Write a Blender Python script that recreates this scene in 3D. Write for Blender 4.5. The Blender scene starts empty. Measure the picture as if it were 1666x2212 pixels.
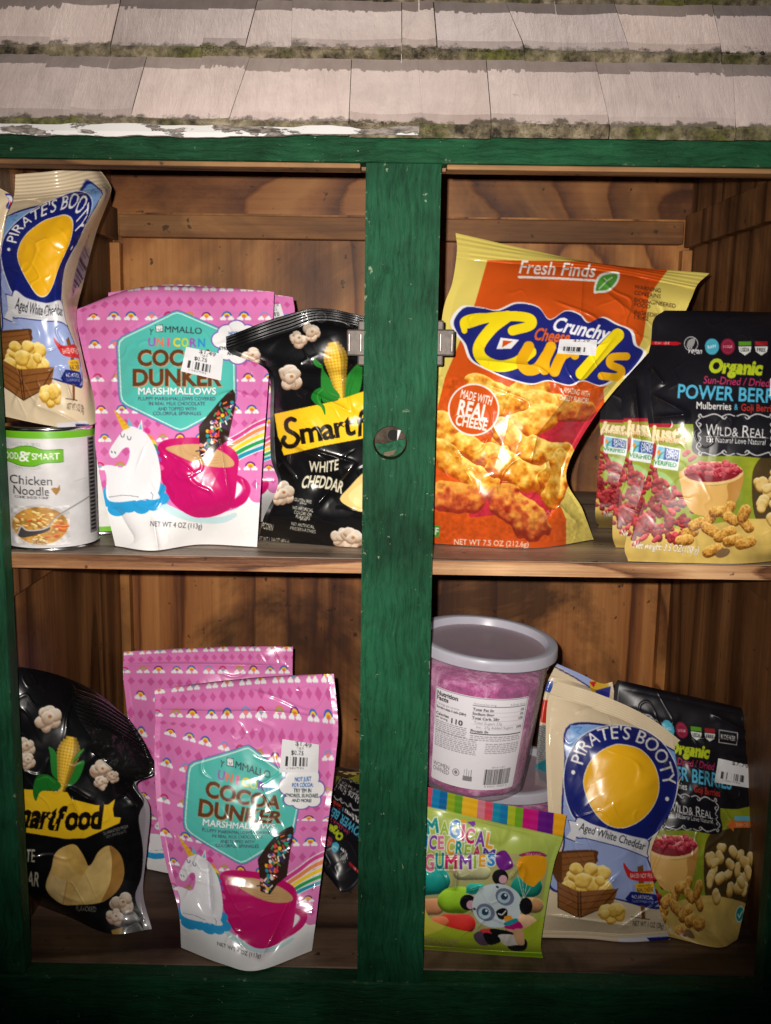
import bpy, bmesh, math, random
import numpy as np
from mathutils import Vector, Matrix

S = bpy.context.scene
COL = S.collection
R_ = math.radians

# ------------------------------------------------------------------ camera
FPX, CX, CY = 2168.0, 833.0, 1106.0            # focal length and centre of the photograph (1666 px wide copy)
CAM = np.array([0.0, -0.76, 0.173])            # lens: 76 cm in front of the cabinet, 17 cm above the middle shelf
CROT = Matrix.Rotation(R_(0.5), 3, 'Z') @ Matrix.Rotation(R_(90 - 9.8), 3, 'X') @ Matrix.Rotation(R_(0.85), 3, 'Z')
cam = bpy.data.objects.new('camera', bpy.data.cameras.new('camera'))
COL.objects.link(cam)
cam.data.sensor_fit = 'VERTICAL'
cam.data.sensor_height = 36.0
cam.data.lens = 18.0 * FPX / CY
cam.data.clip_start = 0.01
cam.data.clip_end = 200.0
cam.matrix_world = Matrix.Translation(Vector(CAM)) @ CROT.to_4x4()
S.camera = cam

# ------------------------------------------------------------------ dusk sky and the phone's flash
W = bpy.data.worlds.new('World')
S.world = W
W.use_nodes = True
nt = W.node_tree
nt.nodes.clear()
sky = nt.nodes.new('ShaderNodeTexSky')
sky.sky_type = 'NISHITA'
sky.sun_disc = False
sky.sun_elevation = R_(63.0)
sky.sun_rotation = R_(0)
bg = nt.nodes.new('ShaderNodeBackground')
bg.inputs['Strength'].default_value = 0.006
wo = nt.nodes.new('ShaderNodeOutputWorld')
nt.links.new(sky.outputs[0], bg.inputs[0])
nt.links.new(bg.outputs[0], wo.inputs[0])

fl = bpy.data.lights.new('phone_flash', 'SPOT')
fl.energy = 40.0
fl.color = (1.0, 0.93, 0.86)
fl.shadow_soft_size = 0.0035
fl.spot_size = R_(75)
fl.spot_blend = 1.0
flash = bpy.data.objects.new('phone_flash', fl)
COL.objects.link(flash)
flash.matrix_world = Matrix.Translation(Vector(CAM) + CROT @ Vector((-0.015, 0.014, 0.0))) @ \
    (CROT @ Matrix.Rotation(R_(4.5), 3, 'X')).to_4x4()

# the light from above and behind that rakes down the roof (the band under each shingle butt is its shadow)
su = bpy.data.lights.new('high_light', 'SUN')
su.energy = 3.5
su.angle = R_(0.8)
su.color = (1.0, 0.86, 0.78)
sun = bpy.data.objects.new('high_light', su)
COL.objects.link(sun)
sun.rotation_euler = (R_(-27), 0, 0)

S.view_settings.view_transform = 'Standard'
S.view_settings.look = 'None'
S.view_settings.exposure = 0.0
S.view_settings.gamma = 1.0
S.view_settings.use_curve_mapping = False
S.cycles.use_denoising = True
S.cycles.max_bounces = 8
S.cycles.diffuse_bounces = 4
S.cycles.sample_clamp_indirect = 4.0

# ------------------------------------------------------------------ survey helpers (photo pixel + depth -> metres)
CR = np.array([[CROT[i][j] for j in range(3)] for i in range(3)])


def rays(px, py):
    d = np.stack([(np.asarray(px, float) - CX) / FPX, -(np.asarray(py, float) - CY) / FPX, -np.ones_like(np.asarray(px, float))], -1)
    return d @ CR.T


def at(px, py, Y):
    d = rays(px, py)
    k = (np.asarray(Y, float) - CAM[1]) / d[..., 1]
    return CAM + d * k[..., None]


def depth_on(px, py, z):
    d = rays(px, py)
    k = (z - CAM[2]) / d[..., 2]
    return CAM[1] + d[..., 1] * k


def pz(x, y, Y):
    return float(at(x, y, Y)[2])


# crops of the photograph used while measuring: (x, y, scale) in full-size pixels
def crop(ox, oy, sc):
    return lambda p: ((np.asarray(p, float)[..., 0] / sc + ox) / 1.15726, (np.asarray(p, float)[..., 1] / sc + oy) / 1.15726)


Z1 = crop(0, 380, 3.16)
Z4 = crop(0, 1040, 3.332)
Z5 = crop(170, 690, 2.8237)
Z6 = crop(540, 740, 3.3526)
Q2 = crop(1060, 560, 2.2514)
Q3 = crop(1440, 740, 3.16)
Q4 = crop(0, 1640, 2.9095)
Q5 = crop(290, 1590, 2.5419)
Q6 = crop(1040, 1500, 3.95)
Q7 = crop(1040, 1940, 4.2718)
Q8 = crop(1330, 1640, 2.786)

ZSHELF = 0.0
ZFLOOR = -0.357
YBACK = 0.425
YIN = 0.019


# ------------------------------------------------------------------ noise
def _hash(i, j, seed):
    n = (i * 374761393 + j * 668265263 + seed * 974634777) & 0xFFFFFFFF
    n = ((n ^ (n >> 13)) * 1274126177) & 0xFFFFFFFF
    return ((n ^ (n >> 16)) & 0xFFFFFF) / float(0xFFFFFF)


def vnoise(x, y, seed=0):
    xi = np.floor(x).astype(np.int64)
    yi = np.floor(y).astype(np.int64)
    fx = x - xi
    fy = y - yi
    fx = fx * fx * fx * (fx * (fx * 6 - 15) + 10)
    fy = fy * fy * fy * (fy * (fy * 6 - 15) + 10)
    a = _hash(xi, yi, seed)
    b = _hash(xi + 1, yi, seed)
    c = _hash(xi, yi + 1, seed)
    d = _hash(xi + 1, yi + 1, seed)
    return (a * (1 - fx) + b * fx) * (1 - fy) + (c * (1 - fx) + d * fx) * fy


def fbm(x, y, seed=0, oct=4):
    s, a, t = 0.0, 0.5, 0.0
    for k in range(oct):
        s = s + a * vnoise(x * 2 ** k, y * 2 ** k, seed + 17 * k)
        t += a
        a *= 0.5
    return s / t


def ridged(x, y, seed=0, oct=3):
    s, a, t = 0.0, 0.5, 0.0
    for k in range(oct):
        s = s + a * (1 - np.abs(2 * vnoise(x * 2 ** k + 3.1 * k, y * 2 ** k, seed + 31 * k) - 1)) ** 2
        t += a
        a *= 0.5
    return s / t


# ------------------------------------------------------------------ printed artwork: a small scan-line painter
_gl = {}


def glyphs(s, bold=0.0, spacing=1.0):
    key = (s, bold, spacing)
    if key in _gl:
        return _gl[key]
    cu = bpy.data.curves.new('t', 'FONT')
    cu.body = s
    cu.offset = bold
    cu.space_character = spacing
    cu.resolution_u = 3
    o = bpy.data.objects.new('t', cu)
    me = bpy.data.meshes.new_from_object(o)
    n = len(me.vertices)
    co = np.zeros(n * 3)
    me.vertices.foreach_get('co', co)
    co = co.reshape(-1, 3)[:, :2]
    cnt = {}
    for p in me.polygons:
        for k in p.edge_keys:
            cnt[k] = cnt.get(k, 0) + 1
    E = np.array([k for k, c in cnt.items() if c == 1], int).reshape(-1, 2)
    bpy.data.objects.remove(o)
    bpy.data.curves.remove(cu)
    bpy.data.meshes.remove(me)
    _gl[key] = (co, E)
    return _gl[key]


CAPH = None


class Art:
    def __init__(self, x0, y0, x1, y1, k=0.32, bg=(255, 255, 255)):
        self.x0, self.y0, self.k = x0, y0, k * 2
        self.h = int((y1 - y0) * self.k) // 2 * 2 + 2
        self.w = int((x1 - x0) * self.k) // 2 * 2 + 2
        self.im = np.empty((self.h, self.w, 3), np.float32)
        self.im[:] = bg

    def X(self, p):
        p = np.asarray(p, float)
        return np.stack([(p[..., 0] - self.x0) * self.k, (p[..., 1] - self.y0) * self.k], -1)

    def edges(self, A, B, col, alpha=1.0):
        A = self.X(A)
        B = self.X(B)
        ylo = np.minimum(A[:, 1], B[:, 1])
        yhi = np.maximum(A[:, 1], B[:, 1])
        r0 = max(0, int(math.floor(ylo.min())))
        r1 = min(self.h - 1, int(math.ceil(yhi.max())))
        col = np.asarray(col, np.float32)
        dy = B[:, 1] - A[:, 1]
        for r in range(r0, r1 + 1):
            yc = r + 0.5
            m = (ylo <= yc) & (yhi > yc)
            if not m.any():
                continue
            xs = np.sort(A[m, 0] + (yc - A[m, 1]) / dy[m] * (B[m, 0] - A[m, 0]))
            for q in range(0, len(xs) - 1, 2):
                a = max(0, int(math.ceil(xs[q] - 0.5)))
                b = min(self.w, int(math.ceil(xs[q + 1] - 0.5)))
                if b > a:
                    if alpha >= 1:
                        self.im[r, a:b] = col
                    else:
                        self.im[r, a:b] = self.im[r, a:b] * (1 - alpha) + col * alpha

    def poly(self, pts, col, alpha=1.0):
        p = np.asarray(pts, float)
        self.edges(p, np.roll(p, -1, 0), col, alpha)

    def smooth(self, pts, col, alpha=1.0, n=8):
        self.poly(closed(pts, n), col, alpha)

    def rect(self, x0, y0, x1, y1, col, alpha=1.0, rot=0):
        self.poly(rotp([(x0, y0), (x1, y0), (x1, y1), (x0, y1)], rot), col, alpha)

    def ell(self, x, y, rx, ry, col, rot=0, alpha=1.0):
        a = np.linspace(0, 2 * np.pi, 40, endpoint=False)
        c, s = math.cos(R_(rot)), math.sin(R_(rot))
        u, v = rx * np.cos(a), ry * np.sin(a)
        self.poly(np.stack([x + u * c - v * s, y + u * s + v * c], -1), col, alpha)

    def box(self, x0, y0, x1, y1):
        a = self.X((x0, y0))
        b = self.X((x1, y1))
        c0, c1 = max(0, int(a[0])), min(self.w, int(b[0]) + 2)
        r0, r1 = max(0, int(a[1])), min(self.h, int(b[1]) + 2)
        if c1 <= c0 or r1 <= r0:
            return None
        gx, gy = np.meshgrid((np.arange(c0, c1) + 0.5) / self.k + self.x0, (np.arange(r0, r1) + 0.5) / self.k + self.y0)
        return (slice(r0, r1), slice(c0, c1)), gx, gy

    def dist(self, pts, w):
        p = np.asarray(pts, float)
        b = self.box(p[:, 0].min() - w, p[:, 1].min() - w, p[:, 0].max() + w, p[:, 1].max() + w)
        if b is None:
            return None
        sl, gx, gy = b
        D = np.full(gx.shape, 1e9)
        for i in range(max(1, len(p) - 1)):
            a = p[i]
            c = p[min(i + 1, len(p) - 1)]
            d = c - a
            L = max(1e-9, (d ** 2).sum())
            t = np.clip(((gx - a[0]) * d[0] + (gy - a[1]) * d[1]) / L, 0, 1)
            D = np.minimum(D, np.hypot(gx - a[0] - t * d[0], gy - a[1] - t * d[1]))
        return sl, gx, gy, D

    def line(self, pts, w, col, alpha=1.0, curve=False):
        if curve:
            pts = opened(pts, 6)
        r = self.dist(pts, w / 2)
        if r is None:
            return
        sl, gx, gy, D = r
        m = D < w / 2
        self.im[sl][m] = self.im[sl][m] * (1 - alpha) + np.asarray(col, np.float32) * alpha

    def tube(self, pts, r, dark, mid, light, seed=0, ns=0.02, rough=0.6, wob=0.18, curve=True, bump=0):
        """a photographed lump printed on the pack: round shading, mottled"""
        if curve and len(pts) > 2:
            pts = opened(pts, 5)
        q = self.dist(pts, r * 1.3)
        if q is None:
            return
        sl, gx, gy, D = q
        n = fbm(gx * ns, gy * ns, seed, 4)
        rr = r * (1 + wob * 2 * (vnoise(gx * ns * 0.7, gy * ns * 0.7, seed + 5) - 0.5))
        m = D < rr
        h = np.sqrt(np.clip(1 - (D / rr) ** 2, 0, 1))
        gyy = np.gradient(h * rr, axis=0) * self.k
        sh = np.clip(0.35 * h + 0.25 + 0.35 * gyy + rough * (n - 0.5) * 1.6, 0, 1)
        if bump:
            sh = np.clip(sh + 0.5 * (ridged(gx / bump, gy / bump, seed + 3, 1) - 0.55), 0, 1)
        dk, md, lt = [np.asarray(c, np.float32) for c in (dark, mid, light)]
        s = sh[..., None]
        c = np.where(s < 0.5, dk + (md - dk) * s * 2, md + (lt - md) * (s * 2 - 1))
        self.im[sl][m] = c[m]

    def mottle(self, x0, y0, x1, y1, amp, ns, seed):
        b = self.box(x0, y0, x1, y1)
        sl, gx, gy = b
        self.im[sl] = np.clip(self.im[sl] * (1 + amp * 2 * (fbm(gx * ns, gy * ns, seed) - 0.5))[..., None], 0, 255)

    def text(self, s, x, y, cap, col, width=None, rot=0, shear=0, bold=0.0, out=None, ow=0.03, anchor='c', spacing=1.0, path=None, cols=None, bend=0, alpha=1.0):
        global CAPH
        if CAPH is None:
            c, _ = glyphs('H')
            CAPH = c[:, 1].max()
        if cols:
            return self._multi(s, x, y, cap, cols, width, rot, bold, out, ow)
        for b, cc in ([(bold + ow, out)] if out is not None else []) + [(bold, col)]:
            co, E = glyphs(s, b, spacing)
            if not len(E):
                return
            c0, _ = glyphs(s, bold, spacing)
            lo, hi = c0[:, 0].min(), c0[:, 0].max()
            ky = cap / CAPH
            kx = width / (hi - lo) if width else ky
            px = (co[:, 0] - {'c': (lo + hi) / 2, 'l': lo, 'r': hi}[anchor]) * kx
            py = -(co[:, 1] - CAPH / 2) * ky
            px = px - shear * py
            if path is not None:
                P = np.asarray(opened(path, 12))
                seg = np.hypot(*np.diff(P, axis=0).T)
                cum = np.concatenate([[0], np.cumsum(seg)])
                f = (px - px.min()) / max(1e-6, px.max() - px.min()) * cum[-1]
                ix = np.clip(np.searchsorted(cum, f) - 1, 0, len(seg) - 1)
                t = (f - cum[ix]) / seg[ix]
                base = P[ix] + (P[ix + 1] - P[ix]) * t[:, None]
                tg = np.gradient(P, axis=0)
                tg = tg[ix] * (1 - t[:, None]) + tg[ix + 1] * t[:, None]
                tg /= np.hypot(tg[:, 0], tg[:, 1])[:, None]
                q = base + np.stack([-tg[:, 1], tg[:, 0]], -1) * py[:, None]
            else:
                py = py + bend * (px ** 2)
                c_, s_ = math.cos(R_(rot)), math.sin(R_(rot))
                q = np.stack([x + px * c_ - py * s_, y + px * s_ + py * c_], -1)
            self.edges(q[E[:, 0]], q[E[:, 1]], cc, alpha)

    def _multi(self, s, x, y, cap, cols, width, rot, bold, out, ow):
        n = len(s)
        step = width / n
        c_, s_ = math.cos(R_(rot)), math.sin(R_(rot))
        for i, ch in enumerate(s):
            if ch == ' ':
                continue
            d = (i + 0.5) * step - width / 2
            w = step * (0.35 if ch in 'I' else 0.86)
            self.text(ch, x + d * c_, y + d * s_, cap, cols[i % len(cols)], w, rot, 0, bold, out, ow)

    def bars(self, x0, y0, x1, y1, seed=1, col=(30, 30, 32), n=38):
        r = random.Random(seed)
        x = x0
        u = (x1 - x0) / n / 1.6
        while x < x1:
            w = u * r.choice((0.7, 1, 1.6, 2))
            self.rect(x, y0, min(x + w, x1), y1, col)
            x += w + u * r.choice((0.8, 1.1, 1.8))

    def done(self):
        im = self.im.reshape(self.h // 2, 2, self.w // 2, 2, 3).mean((1, 3))
        self.small = im
        return self

    def sample(self, ax, ay):
        im = self.small
        fx = np.clip((ax - self.x0) * self.k / 2 - 0.5, 0, im.shape[1] - 1.001)
        fy = np.clip((ay - self.y0) * self.k / 2 - 0.5, 0, im.shape[0] - 1.001)
        i, j = fx.astype(int), fy.astype(int)
        a, b = (fx - i)[..., None], (fy - j)[..., None]
        return (im[j, i] * (1 - a) + im[j, i + 1] * a) * (1 - b) + (im[j + 1, i] * (1 - a) + im[j + 1, i + 1] * a) * b


def _cr(p0, p1, p2, p3, t):
    return 0.5 * (2 * p1 + (p2 - p0) * t + (2 * p0 - 5 * p1 + 4 * p2 - p3) * t * t + (3 * p1 - p0 - 3 * p2 + p3) * t ** 3)


def closed(pts, n=8):
    p = np.asarray(pts, float)
    out = []
    k = len(p)
    for i in range(k):
        for q in range(n):
            out.append(_cr(p[i - 1], p[i], p[(i + 1) % k], p[(i + 2) % k], q / n))
    return np.array(out)


def opened(pts, n=8):
    p = np.asarray(pts, float)
    if len(p) < 3:
        return p
    p = np.vstack([2 * p[0] - p[1], p, 2 * p[-1] - p[-2]])
    out = []
    for i in range(1, len(p) - 2):
        for q in range(n):
            out.append(_cr(p[i - 1], p[i], p[i + 1], p[i + 2], q / n))
    out.append(p[-2])
    return np.array(out)


def rotp(pts, deg):
    p = np.asarray(pts, float)
    c = p.mean(0)
    a, b = math.cos(R_(deg)), math.sin(R_(deg))
    d = p - c
    return c + np.stack([d[:, 0] * a - d[:, 1] * b, d[:, 0] * b + d[:, 1] * a], -1)


# ------------------------------------------------------------------ materials
def new_mat(name):
    m = bpy.data.materials.new(name)
    m.use_nodes = True
    t = m.node_tree
    return m, t, t.nodes['Principled BSDF']


def node(t, kind, **kw):
    n = t.nodes.new(kind)
    for k, v in kw.items():
        if k in n.inputs.keys():
            n.inputs[k].default_value = v
        else:
            setattr(n, k, v)
    return n


def ramp(t, stops):
    r = t.nodes.new('ShaderNodeValToRGB')
    e = r.color_ramp.elements
    while len(e) < len(stops):
        e.new(0.5)
    for q, (p, c) in zip(e, stops):
        q.position = p
        q.color = (c[0], c[1], c[2], 1) if hasattr(c, '__len__') else (c, c, c, 1)
    return r


def mixc(t, a, b, fac, mode='MIX'):
    m = t.nodes.new('ShaderNodeMix')
    m.data_type = 'RGBA'
    m.blend_type = mode
    for s, i in ((fac, 0), (a, 6), (b, 7)):
        if hasattr(s, 'links'):
            t.links.new(s, m.inputs[i])
        elif i == 0:
            m.inputs[0].default_value = s
        else:
            m.inputs[i].default_value = (*s, 1)
    return m.outputs[2]


def srgb(r, g, b):
    f = lambda c: (c / 255 / 12.92) if c <= 10 else ((c / 255 + 0.055) / 1.055) ** 2.4
    return (f(r), f(g), f(b))


def film(name, rough=0.25, coat=0.0, bump=0.12, scale=60, spec=0.45):
    m, t, b = new_mat(name)
    at_ = node(t, 'ShaderNodeAttribute', attribute_name='art')
    tc = node(t, 'ShaderNodeTexCoord')
    n1 = node(t, 'ShaderNodeTexNoise', Scale=scale, Detail=3.0, Roughness=0.55)
    t.links.new(tc.outputs['Object'], n1.inputs['Vector'])
    bp = node(t, 'ShaderNodeBump', Strength=bump, Distance=0.01)
    t.links.new(n1.outputs['Fac'], bp.inputs['Height'])
    t.links.new(bp.outputs[0], b.inputs['Normal'])
    t.links.new(at_.outputs['Color'], b.inputs['Base Color'])
    r = ramp(t, [(0.3, rough * 0.75), (0.7, rough * 1.35)])
    n2 = node(t, 'ShaderNodeTexNoise', Scale=25.0, Detail=2.0)
    t.links.new(tc.outputs['Object'], n2.inputs['Vector'])
    t.links.new(n2.outputs['Fac'], r.inputs[0])
    t.links.new(r.outputs[0], b.inputs['Roughness'])
    b.inputs['Specular IOR Level'].default_value = spec
    b.inputs['Coat Weight'].default_value = coat
    b.inputs['Coat Roughness'].default_value = 0.08
    return m


def wood(name, cols, axis='X', scale=1.0, rings=12.0, rough=0.55, stain=0.5, seed=0.0, bump=0.25, spec=0.3, grain=0.5, knots=0.0):
    """board or rotary-cut ply: sharp-edged late-wood bands, long pores, mottling, knots and dirty stains"""
    m, t, b = new_mat(name)
    tc = node(t, 'ShaderNodeTexCoord')
    L = lambda o, i: t.links.new(o, i)

    def mapped(sc):
        mp = node(t, 'ShaderNodeMapping')
        mp.inputs['Scale'].default_value = sc
        mp.inputs['Location'].default_value = (seed, seed * 1.7, seed * 0.6)
        L(tc.outputs['Object'], mp.inputs[0])
        return mp.outputs[0]

    def math_(op, x, y, z=None, clamp=False):
        n = node(t, 'ShaderNodeMath', operation=op, use_clamp=clamp)
        for i, v in enumerate((x, y, z)):
            if v is None:
                continue
            if hasattr(v, 'links'):
                L(v, n.inputs[i])
            else:
                n.inputs[i].default_value = v
        return n.outputs[0]

    st = {'X': (1.0, 8, 8), 'Z': (8, 8, 1.0), 'Y': (8, 1.0, 8), 'L': (6, 6, 3.2), 'K': (3.2, 6, 6)}[axis]
    al = {'X': 0, 'K': 0, 'Z': 2, 'L': 2, 'Y': 1}[axis]
    base = mapped([v * scale for v in st])
    n1 = node(t, 'ShaderNodeTexNoise', Scale=0.8, Detail=1.2, Roughness=0.45, Distortion=0.25)
    L(base, n1.inputs['Vector'])
    fine = [150.0] * 3
    fine[al] = 3.5
    fine = mapped(fine)
    n2 = node(t, 'ShaderNodeTexNoise', Scale=1.0, Detail=4.0, Roughness=0.7, Distortion=0.15)
    L(fine, n2.inputs['Vector'])
    n4 = node(t, 'ShaderNodeTexNoise', Scale=5.0, Detail=6.0, Roughness=0.7)
    L(base, n4.inputs['Vector'])
    rv = math_('MULTIPLY_ADD', n1.outputs['Fac'], rings, math_('MULTIPLY', n4.outputs['Fac'], 0.28))
    fr = math_('FRACT', rv, 0.0)
    rr = ramp(t, [(0.0, 0.30), (0.45, 0.05), (0.78, 0.62), (0.94, 1.0), (1.0, 0.30)])
    L(fr, rr.inputs[0])
    tone = math_('MULTIPLY_ADD', n2.outputs['Fac'], grain, math_('MULTIPLY_ADD', rr.outputs[0], 0.78, math_('MULTIPLY_ADD', n4.outputs['Fac'], 0.5, -0.25 - grain * 0.5 + 0.03)), True)
    r = ramp(t, [(0.0, cols[2]), (0.3, cols[1]), (0.78, cols[0]), (1.0, tuple(v * 0.6 for v in cols[0]))])
    L(tone, r.inputs[0])
    n3 = node(t, 'ShaderNodeTexNoise', Scale=4.5, Detail=5.0, Roughness=0.65, Distortion=0.8)
    L(mapped((1, 1, 1)), n3.inputs['Vector'])
    r3 = ramp(t, [(0.45, 0.0), (0.62, 1.0)])
    L(n3.outputs['Fac'], r3.inputs[0])
    c = mixc(t, r.outputs[0], tuple(v * 0.30 for v in cols[0]), math_('MULTIPLY', r3.outputs[0], stain))
    if knots:
        vo = node(t, 'ShaderNodeTexVoronoi', Scale=1.0)
        L(mapped([v * scale * 1.4 for v in st]), vo.inputs['Vector'])
        rk = ramp(t, [(0.05, 1.0), (0.14, 0.0)])
        L(vo.outputs['Distance'], rk.inputs[0])
        c = mixc(t, c, tuple(v * 0.2 for v in cols[0]), math_('MULTIPLY', rk.outputs[0], knots))
    # small dents, specks and scratches
    n5 = node(t, 'ShaderNodeTexNoise', Scale=90.0, Detail=2.0)
    L(tc.outputs['Object'], n5.inputs['Vector'])
    r5 = ramp(t, [(0.70, 0.0), (0.74, 0.8)])
    L(n5.outputs['Fac'], r5.inputs[0])
    c = mixc(t, c, tuple(v * 0.22 for v in cols[0]), r5.outputs[0])
    L(c, b.inputs['Base Color'])
    b.inputs['Roughness'].default_value = rough
    b.inputs['Specular IOR Level'].default_value = spec
    bp = node(t, 'ShaderNodeBump', Strength=bump, Distance=0.0015, invert=True)
    L(tone, bp.inputs['Height'])
    L(bp.outputs[0], b.inputs['Normal'])
    return m


def paint(name, col, axis='Z', chips=0.5, seed=0.0):
    """brushed exterior paint over open grain: ridges, thin spots, scuffs, chips along the arrises"""
    m, t, b = new_mat(name)
    L = lambda o, i: t.links.new(o, i)
    tc = node(t, 'ShaderNodeTexCoord')
    wn = node(t, 'ShaderNodeTexNoise', Scale=16.0, Detail=2.0)
    L(tc.outputs['Object'], wn.inputs['Vector'])
    wv = node(t, 'ShaderNodeVectorMath', operation='MULTIPLY_ADD')
    L(wn.outputs['Color'], wv.inputs[0])
    wv.inputs[1].default_value = (0.016, 0.016, 0.016)
    L(tc.outputs['Object'], wv.inputs[2])
    mp = node(t, 'ShaderNodeMapping')
    mp.inputs['Scale'].default_value = (30, 30, 2.6) if axis == 'Z' else (2.6, 30, 30)
    mp.inputs['Location'].default_value = (seed, seed, seed)
    L(wv.outputs[0], mp.inputs[0])
    n1 = node(t, 'ShaderNodeTexNoise', Scale=11.0, Detail=7.0, Roughness=0.75, Distortion=0.4)
    L(mp.outputs[0], n1.inputs['Vector'])
    r = ramp(t, [(0.34, tuple(c * 0.5 for c in col)), (0.5, col), (0.70, tuple(min(1, c * 1.3 + 0.004) for c in col))])
    L(n1.outputs['Fac'], r.inputs[0])
    n3 = node(t, 'ShaderNodeTexNoise', Scale=7.0, Detail=5.0, Roughness=0.65)
    L(tc.outputs['Object'], n3.inputs['Vector'])
    r3 = ramp(t, [(0.38, srgb(168, 172, 168)), (0.62, srgb(255, 255, 255))])
    L(n3.outputs['Fac'], r3.inputs[0])
    n2 = node(t, 'ShaderNodeTexNoise', Scale=24.0, Detail=6.0, Roughness=0.75)
    L(mp.outputs[0], n2.inputs['Vector'])
    be = node(t, 'ShaderNodeBevel', samples=4)
    be.inputs['Radius'].default_value = 0.0035
    ge = node(t, 'ShaderNodeNewGeometry')
    dt = node(t, 'ShaderNodeVectorMath', operation='DOT_PRODUCT')
    L(be.outputs[0], dt.inputs[0])
    L(ge.outputs['Normal'], dt.inputs[1])
    em = node(t, 'ShaderNodeMapRange')
    em.inputs[1].default_value = 0.985
    em.inputs[2].default_value = 0.80
    em.inputs[3].default_value = 0.0
    em.inputs[4].default_value = 0.13 * chips
    L(dt.outputs['Value'], em.inputs[0])
    n5 = node(t, 'ShaderNodeTexNoise', Scale=130.0, Detail=4.0, Roughness=0.7)
    L(wv.outputs[0], n5.inputs['Vector'])
    s1 = node(t, 'ShaderNodeMath', operation='ADD')
    L(n5.outputs['Fac'], s1.inputs[0])
    L(em.outputs[0], s1.inputs[1])
    s2 = node(t, 'ShaderNodeMath', operation='MAXIMUM')
    L(s1.outputs[0], s2.inputs[0])
    L(n2.outputs['Fac'], s2.inputs[1])
    r2 = ramp(t, [(0.675, 0.0), (0.70, 0.85)])
    L(s2.outputs[0], r2.inputs[0])
    c = mixc(t, mixc(t, r.outputs[0], r3.outputs[0], 1.0, 'MULTIPLY'), (0.26, 0.31, 0.20), r2.outputs[0])
    L(c, b.inputs['Base Color'])
    b.inputs['Roughness'].default_value = 0.5
    b.inputs['Specular IOR Level'].default_value = 0.16
    bp = node(t, 'ShaderNodeBump', Strength=0.8, Distance=0.002)
    L(n1.outputs['Fac'], bp.inputs['Height'])
    L(bp.outputs[0], b.inputs['Normal'])
    return m


def plain(name, col, rough=0.5, metal=0.0, var=0.25, scale=40.0, bump=0.1, spec=0.5):
    m, t, b = new_mat(name)
    tc = node(t, 'ShaderNodeTexCoord')
    n = node(t, 'ShaderNodeTexNoise', Scale=scale, Detail=4.0, Roughness=0.6)
    t.links.new(tc.outputs['Object'], n.inputs['Vector'])
    r = ramp(t, [(0.3, tuple(c * (1 - var) for c in col)), (0.7, tuple(min(1, c * (1 + var)) for c in col))])
    t.links.new(n.outputs['Fac'], r.inputs[0])
    t.links.new(r.outputs[0], b.inputs['Base Color'])
    b.inputs['Roughness'].default_value = rough
    b.inputs['Metallic'].default_value = metal
    b.inputs['Specular IOR Level'].default_value = spec
    bp = node(t, 'ShaderNodeBump', Strength=bump, Distance=0.001)
    t.links.new(n.outputs['Fac'], bp.inputs['Height'])
    t.links.new(bp.outputs[0], b.inputs['Normal'])
    return m


# ------------------------------------------------------------------ mesh helpers
def link(o, parent=None):
    COL.objects.link(o)
    if parent is not None:
        o.parent = parent
    return o


def thing(name, label, cat, loc=(0, 0, 0), group=None):
    o = bpy.data.objects.new(name, None)
    o.empty_display_size = 0.02
    o.location = loc
    o['label'] = label
    o['category'] = cat
    if group:
        o['group'] = group
    return link(o)


def obj(name, bm, mats, parent=None, smooth=False):
    me = bpy.data.meshes.new(name)
    bmesh.ops.recalc_face_normals(bm, faces=bm.faces)
    bm.to_mesh(me)
    bm.free()
    for m in (mats if isinstance(mats, (list, tuple)) else [mats]):
        me.materials.append(m)
    if smooth:
        me.shade_smooth()
    o = bpy.data.objects.new(name, me)
    link(o, parent)
    if parent is not None:
        me.transform(Matrix.Translation(-world_loc(parent)))
    return o


def world_loc(o):
    v = Vector(o.location)
    while o.parent:
        o = o.parent
        v = v + Vector(o.location)
    return v


def grid_mesh(name, V, C, mat, parent, mask=None, extra=None, flip=False):
    """V (n,m,3) world points, C (n,m,3) printed colour; extra = list of (V, C) sheets joined into the mesh"""
    vs, cs, fs, off = [], [], [], 0
    for k, (v, c, mk, fp) in enumerate([(V, C, mask, flip)] + (extra or [])):
        n, m = v.shape[:2]
        idx = np.arange(n * m).reshape(n, m) + off
        q = np.stack([idx[:-1, :-1], idx[1:, :-1], idx[1:, 1:], idx[:-1, 1:]], -1)
        if fp:
            q = q[..., ::-1]
        q = q[mk] if mk is not None else q.reshape(-1, 4)
        vs.append(v.reshape(-1, 3))
        cs.append(c.reshape(-1, 3))
        fs.append(q)
        off += n * m
    v, c, f = np.concatenate(vs), np.concatenate(cs), np.concatenate(fs)
    used = np.zeros(len(v), bool)
    used[f.ravel()] = True
    re = np.cumsum(used) - 1
    v, c, f = v[used], c[used], re[f]
    v = v - np.array(world_loc(parent))
    me = bpy.data.meshes.new(name)
    me.vertices.add(len(v))
    me.vertices.foreach_set('co', v.astype(np.float32).ravel())
    me.loops.add(f.size)
    me.loops.foreach_set('vertex_index', f.astype(np.int32).ravel())
    me.polygons.add(len(f))
    me.polygons.foreach_set('loop_start', np.arange(0, f.size, 4, dtype=np.int32))
    me.polygons.foreach_set('loop_total', np.full(len(f), 4, np.int32))
    me.update(calc_edges=True)
    a = me.color_attributes.new('art', 'BYTE_COLOR', 'POINT')
    rgba = np.ones((len(v), 4), np.float32)
    rgba[:, :3] = c / 255.0
    a.data.foreach_set('color_srgb', rgba.ravel())
    me.materials.append(mat)
    me.shade_smooth()
    o = bpy.data.objects.new(name, me)
    return link(o, parent)


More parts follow.
